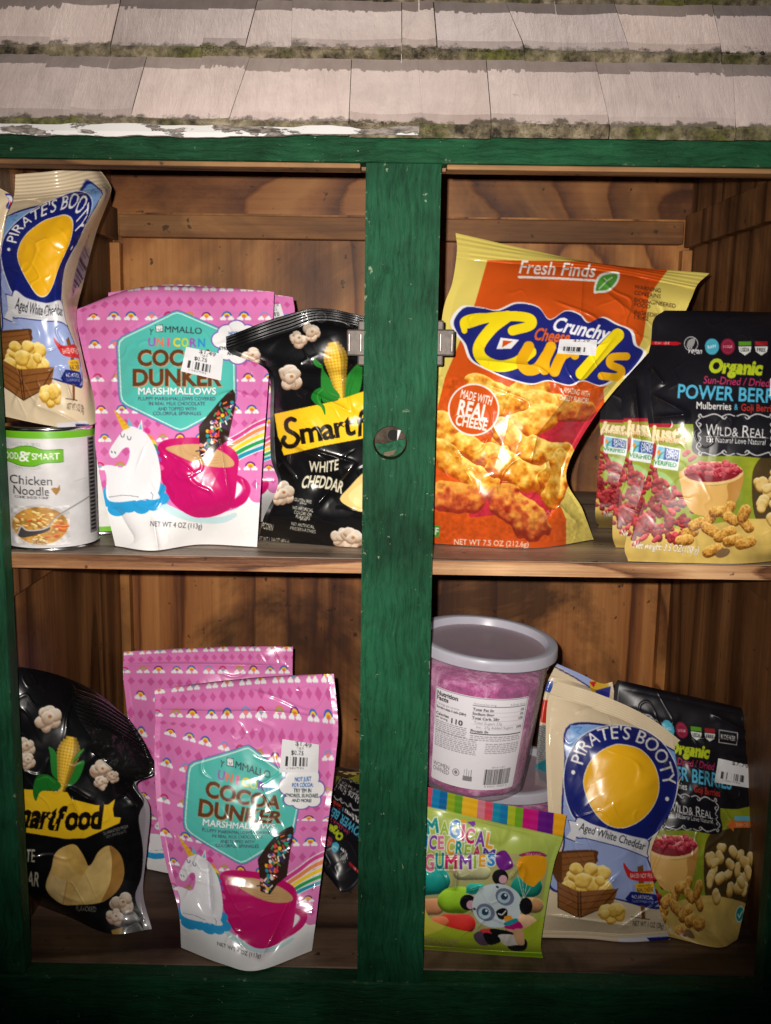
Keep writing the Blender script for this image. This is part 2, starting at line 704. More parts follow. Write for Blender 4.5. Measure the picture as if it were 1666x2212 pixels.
def box(bm, x0, x1, y0, y1, z0, z1, mi=0, bev=0.0):
    r = bmesh.ops.create_cube(bm, size=1.0)
    for v in r['verts']:
        v.co = Vector(((x0 + x1) / 2 + v.co.x * (x1 - x0), (y0 + y1) / 2 + v.co.y * (y1 - y0), (z0 + z1) / 2 + v.co.z * (z1 - z0)))
    fs = set(f for v in r['verts'] for f in v.link_faces)
    for f in fs:
        f.material_index = mi
    if bev:
        es = set(e for f in fs for e in f.edges)
        bmesh.ops.bevel(bm, geom=list(es), offset=bev, segments=2, affect='EDGES', profile=0.5)
    return bm


def bx(name, x0, x1, y0, y1, z0, z1, mat, parent, bev=0.0015):
    bm = bmesh.new()
    box(bm, x0, x1, y0, y1, z0, z1, 0, bev)
    return obj(name, bm, mat, parent)


# ------------------------------------------------------------------ the cabinet
GREEN = paint('green_paint', (0.0115, 0.090, 0.040), 'Z', 0.6, 1.3)
GREENX = paint('green_paint_rail', (0.0115, 0.086, 0.034), 'X', 0.7, 4.1)
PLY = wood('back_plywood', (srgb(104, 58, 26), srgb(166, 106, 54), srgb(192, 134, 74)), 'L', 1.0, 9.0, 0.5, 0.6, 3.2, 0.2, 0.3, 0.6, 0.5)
PLYZ = wood('lower_back_plywood', (srgb(92, 50, 24), srgb(154, 96, 50), srgb(182, 124, 70)), 'Z', 0.8, 8.0, 0.5, 0.85, 11.3, 0.3, 0.3, 0.7, 0.4)
PLYT = wood('top_plywood', (srgb(98, 54, 26), srgb(152, 96, 50), srgb(178, 122, 68)), 'K', 0.9, 7.0, 0.5, 0.7, 7.7, 0.2, 0.3, 0.45, 0.6)
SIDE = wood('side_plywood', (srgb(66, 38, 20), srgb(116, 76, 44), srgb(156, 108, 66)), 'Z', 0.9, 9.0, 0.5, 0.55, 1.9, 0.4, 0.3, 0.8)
BATT = wood('batten_pine', (srgb(112, 70, 36), srgb(158, 106, 58), srgb(182, 130, 78)), 'X', 1.3, 4.0, 0.55, 0.5, 5.0, 0.3, 0.3, 0.9, 0.6)
SHELF = wood('worn_shelf', (srgb(96, 82, 70), srgb(146, 128, 110), srgb(180, 162, 140)), 'X', 1.2, 4.0, 0.5, 0.6, 2.4, 0.3, 0.4, 0.9)
EDGE = wood('shelf_edge_ply', (srgb(92, 54, 32), srgb(166, 118, 78), srgb(212, 168, 122)), 'X', 3.2, 5.0, 0.6, 0.3, 8.8, 0.6, 0.3, 1.1)
FLOOR = wood('floor_boards', (srgb(56, 42, 32), srgb(96, 74, 58), srgb(124, 100, 80)), 'X', 1.0, 5.0, 0.5, 0.85, 6.1, 0.3, 0.4, 0.8, 0.4)
RAW = wood('raw_edge', (srgb(92, 64, 40), srgb(138, 100, 64), srgb(166, 126, 86)), 'X', 2.0, 5.0, 0.7, 0.5, 9.0, 0.4, 0.2, 1.0)

cab = thing('pantry_cabinet', 'green painted wooden pantry cabinet with a mossy shingle roof and open shelves', 'cabinet', (0, 0.2, ZFLOOR))
XL, XR = -0.3035, 0.312          # the two openings' outer edges
PL, PR = -0.0246, 0.0302        # centre post
ZR0 = pz(400, 347, 0.0)         # underside of the top rail
ZR1 = ZR0 + 0.026          # the rail runs up under the eave
ZTOP = ZR0 + 0.10
WL, WR = -0.328, 0.332          # inner faces of the side walls

bx('top_rail', -0.42, 0.44, 0.0, YIN, ZR0 + 0.0003, ZR1, [GREENX], cab, 0.002)
bx('rail_lining', -0.32, PL - 0.004, 0.0005, YIN + 0.003, ZR0 - 0.0036, ZR0, RAW, cab, 0.0008)
bx('rail_lining', PR + 0.004, 0.33, 0.0005, YIN + 0.003, ZR0 - 0.0036, ZR0, RAW, cab, 0.0008)
bx('side_stile', -0.42, XL, 0.0, YIN, ZFLOOR - 0.0, ZR0, GREEN, cab, 0.002)
bx('side_stile', XR, 0.44, 0.0, YIN, ZFLOOR - 0.0, ZR0, GREEN, cab, 0.002)
bx('bottom_rail', -0.42, 0.44, 0.0, YIN, ZFLOOR - 0.062, ZFLOOR - 0.0004, GREENX, cab, 0.002)
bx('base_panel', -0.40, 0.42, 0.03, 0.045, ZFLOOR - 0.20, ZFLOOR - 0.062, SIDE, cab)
bx('floor_panel', WL - 0.012, WR + 0.012, YIN, YBACK, ZFLOOR - 0.018, ZFLOOR, FLOOR, cab, 0.001)
bx('back_panel', WL - 0.012, WR + 0.012, YBACK, YBACK + 0.012, -0.006, pz(833, 466, YBACK), PLY, cab, 0)
bx('back_panel', WL - 0.012, WR + 0.012, YBACK + 0.001, YBACK + 0.012, ZFLOOR - 0.018, -0.0065, PLYZ, cab, 0)
bx('upper_back_board', WL - 0.012, WR + 0.012, YBACK + 0.003, YBACK + 0.014, pz(833, 466, YBACK), ZTOP - 0.0005, PLYT, cab, 0)
bx('back_batten', WL + 0.012, WR - 0.012, YBACK - 0.018, YBACK, pz(833, 519, YBACK - 0.018), pz(833, 470, YBACK - 0.018), BATT, cab, 0.001)
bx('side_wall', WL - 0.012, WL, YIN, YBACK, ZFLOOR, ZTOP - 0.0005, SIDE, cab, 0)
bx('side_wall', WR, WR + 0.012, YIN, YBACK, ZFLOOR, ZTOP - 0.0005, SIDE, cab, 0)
zb0, zb1 = pz(833, 519, YBACK - 0.018), pz(833, 470, YBACK - 0.018)
for x0, x1 in ((WL, WL + 0.0115), (WR - 0.0115, WR)):
    bx('side_batten', x0, x1, YIN + 0.03, YBACK - 0.019, zb0 - 0.004, zb1 + 0.006, SIDE, cab, 0.001)
    bx('corner_strip', x0, x1, YBACK - 0.016, YBACK - 0.0005, ZFLOOR, zb0 - 0.006, PLY, cab, 0.001)
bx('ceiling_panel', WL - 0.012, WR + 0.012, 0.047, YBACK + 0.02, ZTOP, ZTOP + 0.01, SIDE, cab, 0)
bx('light_block_board', -0.40, 0.42, 0.036, 0.0465, ZR0 + 0.0005, ZR0 + 0.056, SIDE, cab, 0)  # unseen board, added to block sky light leaking in above the rail
# shelf: worn grey top with a plywood front edge
sh = bx('shelf', WL, WR, YIN + 0.0035, YBACK - 0.019, -0.0115, ZSHELF, SHELF, cab, 0.0005)
for x0, x1 in ((WL, WR),):
    bx('shelf_edge', x0, x1, YIN + 0.0006, YIN + 0.0032, -0.0118, -0.0004, EDGE, sh, 0.0006)
bx('shelf_support', WL + 0.0005, WL + 0.009, YIN + 0.002, YBACK - 0.02, -0.046, -0.0125, SIDE, cab, 0.001)
bx('shelf_support', WR - 0.009, WR - 0.0005, YIN + 0.002, YBACK - 0.02, -0.046, -0.0125, SIDE, cab, 0.001)

# centre post with its bored lock hole
hx, _, hz = at(843, 957, 0.0)
HR = 0.0128


def post():
    bm = bmesh.new()
    z0, z1 = ZFLOOR, ZR0
    N = 40
    sq, ci = [], []
    hw = min(hx - PL, PR - hx) - 0.001
    zc0, zc1 = hz - 0.024, hz + 0.024
    for k in range(N):
        a = 2 * math.pi * k / N - math.pi / 4
        ca, sa = math.cos(a), math.sin(a)
        ci.append((hx + HR * ca, hz + HR * sa))
        m = max(abs(ca), abs(sa))
        u, w = ca / m, sa / m
        sq.append(((PL + PR) / 2 + u * (PR - PL) / 2, hz + w * 0.024))
    rings = {}
    for y in (0.0, YIN):
        rings[y] = ([bm.verts.new((x, y, z)) for x, z in sq], [bm.verts.new((x, y, z)) for x, z in ci])
    for y in (0.0, YIN):
        s, c = rings[y]
        for k in range(N):
            j = (k + 1) % N
            bm.faces.new((s[k], s[j], c[j], c[k]))
    c0, c1 = rings[0.0][1], rings[YIN][1]
    for k in range(N):
        j = (k + 1) % N
        f = bm.faces.new((c0[k], c0[j], c1[j], c1[k]))
        f.material_index = 0
    s0, s1 = rings[0.0][0], rings[YIN][0]
    for k in range(N):
        j = (k + 1) % N
        if abs(sq[k][0] - sq[j][0]) < 1e-6:
            bm.faces.new((s0[k], s0[j], s1[j], s1[k]))
    box(bm, PL, PR, 0, YIN, hz + 0.024, z1, 0)
    box(bm, PL, PR, 0, YIN, z0, hz - 0.024, 0)
    # wobble of a hand-painted board edge is in the paint; keep arrises slightly eased
    return bm


pst = obj('centre_post', post(), [GREEN, RAW], cab)
# what fills the hole: a split wooden plug, its lower half still painted green, and a keyway whose dark is a flat black disc, with a bent nail
bm = bmesh.new()
bmesh.ops.create_circle(bm, cap_ends=True, radius=HR - 0.0006, segments=40)
for v in bm.verts:
    v.co = Vector((hx + v.co.x, 0.0145 + (0.001 if v.co.y > 0 else 0), hz + v.co.y))
obj('hole_plug', bm, plain('old_wood', srgb(72, 62, 54), 0.9, 0, 0.5, 160, 0.6, 0.1), pst)
bm = bmesh.new()
pts = [(-0.0117, -0.001), (-0.006, -0.0022), (0.0, -0.0005), (0.006, 0.0012), (0.0118, 0.0022)]
low = [(HR - 0.0012) * np.array((math.cos(a), math.sin(a))) for a in np.linspace(-0.05, -math.pi + 0.1, 14)]
vs = [bm.verts.new((hx + x, 0.0112, hz + z)) for x, z in pts] + [bm.verts.new((hx + p[0], 0.0112, hz + p[1])) for p in low]
f = bm.faces.new(vs)
e = bmesh.ops.extrude_face_region(bm, geom=[f])
for v in e['geom']:
    if isinstance(v, bmesh.types.BMVert):
        v.co.y += 0.0033
obj('painted_plug', bm, plain('plug_paint', (0.010, 0.078, 0.036), 0.6, 0, 0.45, 260, 0.8, 0.1), pst)
bm = bmesh.new()
vs = [bm.verts.new((hx + 0.0135 * x, 0.0108, hz + 0.0135 * z)) for x, z in [(-0.35, -0.62), (0.0, -0.56), (0.4, -0.40), (0.2, -0.74), (-0.1, -0.83), (-0.33, -0.78)]]
bm.faces.new(vs)
obj('bare_crescent', bm, plain('bare_wood', srgb(104, 90, 72), 0.9, 0, 0.3, 150, 0.3), pst)
bm = bmesh.new()
bmesh.ops.create_circle(bm, cap_ends=True, radius=0.0042, segments=20)
for v in bm.verts:
    v.co = Vector((hx + 0.0022 + v.co.x, 0.0141, hz + 0.0048 + v.co.y))
obj('keyway', bm, plain('hole_shade_black', (0.004, 0.004, 0.004), 0.9), pst)  # flat disc: the shade inside the hole is put into its black colour
bm = bmesh.new()
bmesh.ops.create_cone(bm, segments=10, radius1=0.0016, radius2=0.0003, depth=0.008, cap_ends=True)
bmesh.ops.transform(bm, matrix=Matrix.Translation((hx + 0.0062, 0.0118, hz + 0.0050)) @ Matrix.Rotation(R_(190), 4, 'Y'), verts=bm.verts)
obj('metal_pin', bm, plain('steel_pin', (0.72, 0.72, 0.70), 0.35, 0.0, 0.1), pst, True)

# spring door catches screwed to the back of the post, one each side
STEEL = plain('rusty_steel', srgb(84, 76, 70), 0.55, 0.3, 0.35, 160, 0.5)
for sgn, ex in ((-1, PL), (1, PR)):
    z0, z1 = pz(770 if sgn < 0 else 962, 790, 0.02), pz(770 if sgn < 0 else 962, 692, 0.02)
    zm0, zm1 = z0 + (z1 - z0) * 0.22, z0 + (z1 - z0) * 0.80
    bm = bmesh.new()
    X = lambda a, b: (min(ex + sgn * a, ex + sgn * b), max(ex + sgn * a, ex + sgn * b))
    x0, x1 = X(-0.008, 0.0055)
    box(bm, x0, x1, YIN + 0.0002, YIN + 0.0035, z0, z1, 0, 0.0012)
    c = obj('door_catch', bm, STEEL, cab)
    bm = bmesh.new()
    x0, x1 = X(-0.003, 0.0135)
    box(bm, x0, x1, YIN - 0.006, YIN + 0.0205, zm0, zm1, 0, 0.0012)
    obj('catch_housing', bm, STEEL, c)
    for a in (0.002, 0.0107):
        bm = bmesh.new()
        x0, x1 = X(a, a + 0.0016)
        box(bm, x0, x1, YIN - 0.0082, YIN - 0.0058, zm0 + 0.003, zm1 - 0.003, 0, 0.0006)
        obj('catch_spring', bm, plain('bright_steel', srgb(150, 140, 136), 0.4, 0.4, 0.25, 200), c)

# ------------------------------------------------------------------ the shingle roof
def shingle_mat():
    m, t, b = new_mat('weathered_shingle')
    tc = node(t, 'ShaderNodeTexCoord')
    av = node(t, 'ShaderNodeAttribute', attribute_name='tone')
    off = node(t, 'ShaderNodeVectorMath', operation='MULTIPLY_ADD')
    t.links.new(av.outputs['Color'], off.inputs[0])
    off.inputs[1].default_value = (3, 7, 5)
    t.links.new(tc.outputs['Object'], off.inputs[2])
    mp = node(t, 'ShaderNodeMapping')
    mp.inputs['Scale'].default_value = (42, 8, 8)
    mp.inputs['Rotation'].default_value = (0, 0, 0.22)
    t.links.new(off.outputs[0], mp.inputs[0])
    n1 = node(t, 'ShaderNodeTexNoise', Scale=2.4, Detail=6.0, Roughness=0.7, Distortion=0.3)
    t.links.new(mp.outputs[0], n1.inputs['Vector'])
    n2 = node(t, 'ShaderNodeTexNoise', Scale=14.0, Detail=5.0, Roughness=0.6)
    t.links.new(off.outputs[0], n2.inputs['Vector'])
    r = ramp(t, [(0.2, srgb(192, 176, 170)), (0.5, srgb(208, 192, 185)), (0.8, srgb(218, 203, 195))])
    t.links.new(n1.outputs['Fac'], r.inputs[0])
    r2 = ramp(t, [(0.55, 0.0), (0.8, 0.5)])
    t.links.new(n2.outputs['Fac'], r2.inputs[0])
    c = mixc(t, r.outputs[0], srgb(160, 152, 146), r2.outputs[0])
    tn = node(t, 'ShaderNodeSeparateColor')
    t.links.new(av.outputs['Color'], tn.inputs[0])
    rt = ramp(t, [(0, srgb(205, 205, 208)), (1, srgb(255, 250, 246))])
    t.links.new(tn.outputs[0], rt.inputs[0])
    c = mixc(t, c, rt.outputs[0], 1.0, 'MULTIPLY')
    n6 = node(t, 'ShaderNodeTexNoise', Scale=85.0, Detail=5.0, Roughness=0.7)
    t.links.new(tc.outputs['Object'], n6.inputs['Vector'])
    m6 = node(t, 'ShaderNodeMath', operation='MULTIPLY_ADD')
    t.links.new(av.outputs['Alpha'], m6.inputs[0])
    m6.inputs[1].default_value = 0.30
    t.links.new(n6.outputs['Fac'], m6.inputs[2])
    r6 = ramp(t, [(0.68, 0.0), (0.80, 0.9)])
    t.links.new(m6.outputs[0], r6.inputs[0])
    c = mixc(t, c, srgb(74, 66, 48), r6.outputs[0])
    n7 = node(t, 'ShaderNodeTexNoise', Scale=5.0, Detail=6.0, Roughness=0.7)
    t.links.new(off.outputs[0], n7.inputs['Vector'])
    r7 = ramp(t, [(0.36, srgb(222, 218, 216)), (0.60, srgb(255, 255, 255))])
    t.links.new(n7.outputs['Fac'], r7.inputs[0])
    c = mixc(t, c, r7.outputs[0], 1.0, 'MULTIPLY')
    t.links.new(c, b.inputs['Base Color'])
    b.inputs['Roughness'].default_value = 0.62
    b.inputs['Specular IOR Level'].default_value = 0.35
    bp = node(t, 'ShaderNodeBump', Strength=0.5, Distance=0.002)
    t.links.new(n1.outputs['Fac'], bp.inputs['Height'])
    t.links.new(bp.outputs[0], b.inputs['Normal'])
    return m


def moss_mat():
    m, t, b = new_mat('mossy_butt')
    tc = node(t, 'ShaderNodeTexCoord')
    n1 = node(t, 'ShaderNodeTexNoise', Scale=75.0, Detail=6.0, Roughness=0.7)
    n2 = node(t, 'ShaderNodeTexNoise', Scale=11.0, Detail=4.0, Roughness=0.6)
    n3 = node(t, 'ShaderNodeTexNoise', Scale=240.0, Detail=3.0, Roughness=0.6)
    for n in (n1, n2, n3):
        t.links.new(tc.outputs['Object'], n.inputs['Vector'])
    ra = ramp(t, [(0.38, srgb(36, 30, 22)), (0.5, srgb(98, 88, 68)), (0.66, srgb(150, 138, 114))])
    t.links.new(n1.outputs['Fac'], ra.inputs[0])
    rb = ramp(t, [(0.35, srgb(34, 34, 12)), (0.62, srgb(96, 98, 30))])
    t.links.new(n3.outputs['Fac'], rb.inputs[0])
    rf = ramp(t, [(0.50, 0.0), (0.62, 0.8)])
    t.links.new(n2.outputs['Fac'], rf.inputs[0])
    t.links.new(mixc(t, ra.outputs[0], rb.outputs[0], rf.outputs[0]), b.inputs['Base Color'])
    b.inputs['Roughness'].default_value = 0.95
    bp = node(t, 'ShaderNodeBump', Strength=1.0, Distance=0.003)
    t.links.new(n1.outputs['Fac'], bp.inputs['Height'])
    t.links.new(bp.outputs[0], b.inputs['Normal'])
    return m


def peel_mat():
    m, t, b = new_mat('peeling_white_paint')
    tc = node(t, 'ShaderNodeTexCoord')
    mp = node(t, 'ShaderNodeMapping')
    mp.inputs['Scale'].default_value = (1, 3, 3.2)
    t.links.new(tc.outputs['Object'], mp.inputs[0])
    n1 = node(t, 'ShaderNodeTexNoise', Scale=34.0, Detail=6.0, Roughness=0.65)
    n2 = node(t, 'ShaderNodeTexNoise', Scale=7.0, Detail=2.0)
    n3 = node(t, 'ShaderNodeTexNoise', Scale=150.0, Detail=3.0)
    for n in (n1, n2, n3):
        t.links.new(mp.outputs[0], n.inputs['Vector'])
    ad = node(t, 'ShaderNodeMath', operation='ADD')
    t.links.new(n1.outputs['Fac'], ad.inputs[0])
    t.links.new(n2.outputs['Fac'], ad.inputs[1])
    rf = ramp(t, [(0.98 / 2, 0.0), (1.01 / 2, 1.0)])
    hf = node(t, 'ShaderNodeMath', operation='MULTIPLY')
    hf.inputs[1].default_value = 0.5
    t.links.new(ad.outputs[0], hf.inputs[0])
    t.links.new(hf.outputs[0], rf.inputs[0])
    rg = ramp(t, [(0.35, srgb(72, 64, 58)), (0.65, srgb(150, 140, 132))])
    t.links.new(n3.outputs['Fac'], rg.inputs[0])
    t.links.new(mixc(t, srgb(206, 204, 202), rg.outputs[0], rf.outputs[0]), b.inputs['Base Color'])
    b.inputs['Roughness'].default_value = 0.65
    bp = node(t, 'ShaderNodeBump', Strength=0.8, Distance=0.002, invert=True)
    t.links.new(rf.outputs[0], bp.inputs['Height'])
    t.links.new(bp.outputs[0], b.inputs['Normal'])
    return m


SHG, MOSS, PEEL = shingle_mat(), moss_mat(), peel_mat()
SLOPE = math.tan(R_(46))


def solve_up(Y0, z0, py):
    """follow the roof slope from (Y0, z0) until it appears at photo row py"""
    lo, hi = 0.0, 0.6
    for _ in range(50):
        m = (lo + hi) / 2
        P = np.array([0.0, Y0 + m, z0 + m * SLOPE]) - CAM
        c = CR.T @ P
        y = CY - FPX * c[1] / -c[2]
        if y > py:
            lo = m
        else:
            hi = m
    return Y0 + lo, z0 + lo * SLOPE


# (butt bottom row, butt top row) seen in the photo, lowest course first, and joints (bottom x, top x)
Yc = -0.030
zc_bot = pz(833, 297, Yc)
courses = [
    (264, [-60, 283, 754, 1062, 1318, 1700], [-40, 318, 760, 1051, 1287, 1680], 297),
    (103, [-30, 240, 530, 868, 944, 1360, 1560, 1760], [-10, 262, 556, 868, 936, 1328, 1540, 1740], 131),
    (-22, [-20, 300, 640, 905, 1200, 1480, 1800], [0, 310, 640, 905, 1190, 1470, 1790], 6),
    (-138, [-60, 180, 520, 800, 1080, 1400, 1820], [-50, 190, 520, 805, 1070, 1390, 1810], -112),
    (-246, [-60, 330, 610, 980, 1250, 1560, 1820], [-50, 330, 620, 980, 1240, 1550, 1810], -221),
    (-346, [-60, 120, 460, 760, 1140, 1480, 1820], [-50, 130, 460, 760, 1130, 1470, 1810], -323),
]
roof = bx('roof', -0.47, 0.49, 0.42, 0.435, ZTOP + 0.01, ZTOP + 0.25, RAW, cab, 0)
roof.name = 'roof'
rng = random.Random(4)
Ycur = Yc
for ci_, (ytop, jb, jt, ybot) in enumerate(courses):
    zt = pz(833, ytop, Ycur)
    zb = pz(833, ybot, Ycur)
    th = zt - zb
    WOB = 0.3
    ynext = courses[ci_ + 1][3] if ci_ + 1 < len(courses) else -470
    Yn, zn = solve_up(Ycur, zt, ynext)
    Yb, zbk = solve_up(Ycur, zt, ynext - 60)        # runs on under the course above
    me = bpy.data.meshes.new('shingle_course')
    bm = bmesh.new()
    tone = bm.loops.layers.float_color.new('tone')
    jb2, jt2, gaps = [], [], []
    for k in range(len(jb) - 1):
        jb2.append(jb[k]); jt2.append(jt[k]); gaps.append(rng.choice((0.0002, 0.0003, 0.0007)))
        if jb[k + 1] - jb[k] > 150 and rng.random() < 0.75:       # a hairline split running up the shingle
            f = rng.uniform(0.25, 0.75)
            jb2.append(jb[k] + (jb[k + 1] - jb[k]) * f); jt2.append(jt[k] + (jt[k + 1] - jt[k]) * (f + rng.uniform(-0.06, 0.06))); gaps.append(-1)
    jb, jt = jb2 + [jb[-1]], jt2 + [jt[-1]]
    for k in range(len(jb) - 1):
        g = 0.0002 if gaps[k] < 0 else gaps[k]
        g2 = 0.00006 if (k + 1 < len(gaps) and gaps[k + 1] < 0) else 0.0003
        if gaps[k] < 0:
            g = 0.00006
        dz = (rng.random() - 0.5) * 0.0014
        dy = (rng.random() - 0.5) * 0.003
        xa0, xa1 = float(at(jb[k], ytop, Ycur)[0]) + g, float(at(jb[k + 1], ytop, Ycur)[0]) - g2
        xb0, xb1 = float(at(jt[k], ynext, Yn)[0]) + g, float(at(jt[k + 1], ynext, Yn)[0]) - g2
        kk = (Yb - Ycur) / (Yn - Ycur)
        xb0, xb1 = xa0 + (xb0 - xa0) * kk, xa1 + (xb1 - xa1) * kk
        n = 26
        top_f, top_b, bot_f, bot_b, mid_f, top_m = [], [], [], [], [], []
        cup = rng.uniform(-0.001, 0.0022)
        for q in range(n + 1):
            u = q / n
            wob = (vnoise(np.array(u * 9 + k * 3.3), np.array(ci_ * 7.1), 3) - 0.5) * 0.003
            wb2 = (vnoise(np.array(u * 26 + k * 5.3), np.array(ci_ * 3.1), 9) - 0.5) * 0.004
            x = xa0 + (xa1 - xa0) * u
            xk = xb0 + (xb1 - xb0) * u
            cu_ = cup * (2 * u - 1) ** 2
            top_f.append(bm.verts.new((x, Ycur + dy + 0.0012 + float(wob) * 0.6 * WOB, zt + dz + cu_)))
            mid_f.append(bm.verts.new((x, Ycur + dy - 0.0008 + float(wb2) * 0.12, zt + dz - 0.0022)))
            bot_f.append(bm.verts.new((x, Ycur + dy + 0.001 + float(wb2) * 0.2, zb + dz + 0.0008 + float(wb2) * 0.12)))
            top_b.append(bm.verts.new((xk, Yb, zbk + dz * 0.3)))
            fm_ = 0.0065 / (Yb - Ycur)
            top_m.append(bm.verts.new((x + (xk - x) * fm_, Ycur + (Yb - Ycur) * fm_, zt + (zbk - zt) * fm_ + dz + cu_ + 0.0004)))
            bot_b.append(bm.verts.new((xk, Yb, zbk - th * 0.55)))
        if gaps[k] >= 0:
            tv = rng.random()
        tm_ = set(top_m) | set(top_b)
        for q in range(n):
            for vv, mi in (((top_m[q], top_m[q + 1], top_b[q + 1], top_b[q]), 0), ((top_f[q], top_f[q + 1], top_m[q + 1], top_m[q]), 2), ((mid_f[q], mid_f[q + 1], top_f[q + 1], top_f[q]), 1),
                           ((bot_f[q], bot_f[q + 1], mid_f[q + 1], mid_f[q]), 1), ((bot_b[q], bot_b[q + 1], bot_f[q + 1], bot_f[q]), 1)):
                f = bm.faces.new(vv)
                f.material_index = 0 if mi == 2 else mi
                for l in f.loops:
                    l[tone] = (tv, tv * 0.7 % 1, 1 - tv, 0.0 if (mi == 0 or l.vert in tm_) else 1.0)
        for q in (0, n):
            f = bm.faces.new((bot_f[q], mid_f[q], top_f[q], top_m[q], top_b[q], bot_b[q]))
            f.material_index = 1
    obj('shingle_course', bm, [SHG, MOSS], roof)
    # clumps of moss and grit sitting on the butt edge
    bm = bmesh.new()
    for q in range(900):
        x = rng.uniform(-0.36, 0.38)
        if float(fbm(np.array(x * 16 + ci_ * 9), np.array(ci_ * 3.3), 77, 3)) + rng.uniform(-0.12, 0.12) < 0.52:
            continue
        f = rng.random() ** 1.3
        r_ = rng.uniform(0.0005, 0.0016)
        ic = bmesh.ops.create_icosphere(bm, subdivisions=1, radius=r_)
        sx_, sz_ = rng.uniform(0.8, 1.8), rng.uniform(0.5, 1.0)
        for v in ic['verts']:
            v.co = Vector((x + v.co.x * sx_, Ycur + 0.0007 + v.co.y + rng.uniform(-0.0003, 0.0003), zt - 0.72 * f * th + v.co.z * sz_ + rng.uniform(-0.0003, 0.0003)))
    obj('moss_clumps', bm, MOSS, roof, True)
    Ycur, zcur = Yn, zn
# the strip of old white drip edge under the lowest course, left part only, ragged along the bottom
bm = bmesh.new()
n = 120
xs = np.linspace(-0.46, float(at(905, 300, Yc)[0]), n + 1)
rows = []
for i, x in enumerate(xs):
    rag = float(fbm(np.array(x * 60), np.array(0.3), 8)) * 0.006
    fade = max(0.0, (i / n - 0.72) / 0.28)
    rag += fade * (0.003 + 0.009 * float(vnoise(np.array(x * 55), np.array(7.7), 12)))
    rows.append([bm.verts.new((x, Yc - 0.0035, pz(833, 284, Yc) + 0.0004 + 0.0034 * float(vnoise(np.array(x * 80), np.array(4.4), 5)))),
                 bm.verts.new((x, Yc - 0.005, pz(833, 294, Yc))),
                 bm.verts.new((x, Yc - 0.0035 - 0.002 * float(vnoise(np.array(x * 40), np.array(1.4), 5)), pz(833, 303, Yc) + rag * 0.55 - 0.0018)),
                 bm.verts.new((x, Yc + 0.003, pz(833, 303, Yc) + rag * 0.55 - 0.001)),
                 bm.verts.new((x, Yc + 0.003, pz(833, 284, Yc)))])
for a, b in zip(rows[:-1], rows[1:]):
    for k in range(5):
        bm.faces.new((a[k], a[(k + 1) % 5], b[(k + 1) % 5], b[k]))
obj('drip_edge', bm, PEEL, cab)

# ------------------------------------------------------------------ pouches and bags
def crmat(k, t):
    """weights of k control points at parameters t in [0, k-1] (Catmull-Rom, reflected ends)"""
    Wm = np.zeros((len(t), k))
    for r, x in enumerate(t):
        i = min(int(x), k - 2)
        f = x - i
        w = (-0.5 * f ** 3 + f * f - 0.5 * f, 1.5 * f ** 3 - 2.5 * f * f + 1, -1.5 * f ** 3 + 2 * f * f + 0.5 * f, 0.5 * f ** 3 - 0.5 * f * f)
        for d, c in zip((-1, 0, 1, 2), w):
            j = i + d
            if j < 0:
                Wm[r, 0] += 2 * c
                Wm[r, 1] -= c
            elif j > k - 1:
                Wm[r, k - 1] += 2 * c
                Wm[r, k - 2] -= c
            else:
                Wm[r, j] += c
    return Wm


def params(P, axis, step):
    d = np.hypot(*np.moveaxis(np.diff(P, axis=axis), -1, 0)).mean(1 - axis)
    cum = np.concatenate([[0], np.cumsum(d)])
    n = max(8, int(cum[-1] / step))
    l = np.linspace(0, cum[-1], n)
    return np.interp(l, cum, np.arange(len(cum))), l / cum[-1]


def prof(x, m=0.03, p=2.0):
    e = np.clip((np.minimum(x, 1 - x) - m) / (0.5 - m), 0, 1)
    return 1 - (1 - e) ** p


class Pack:
    pass


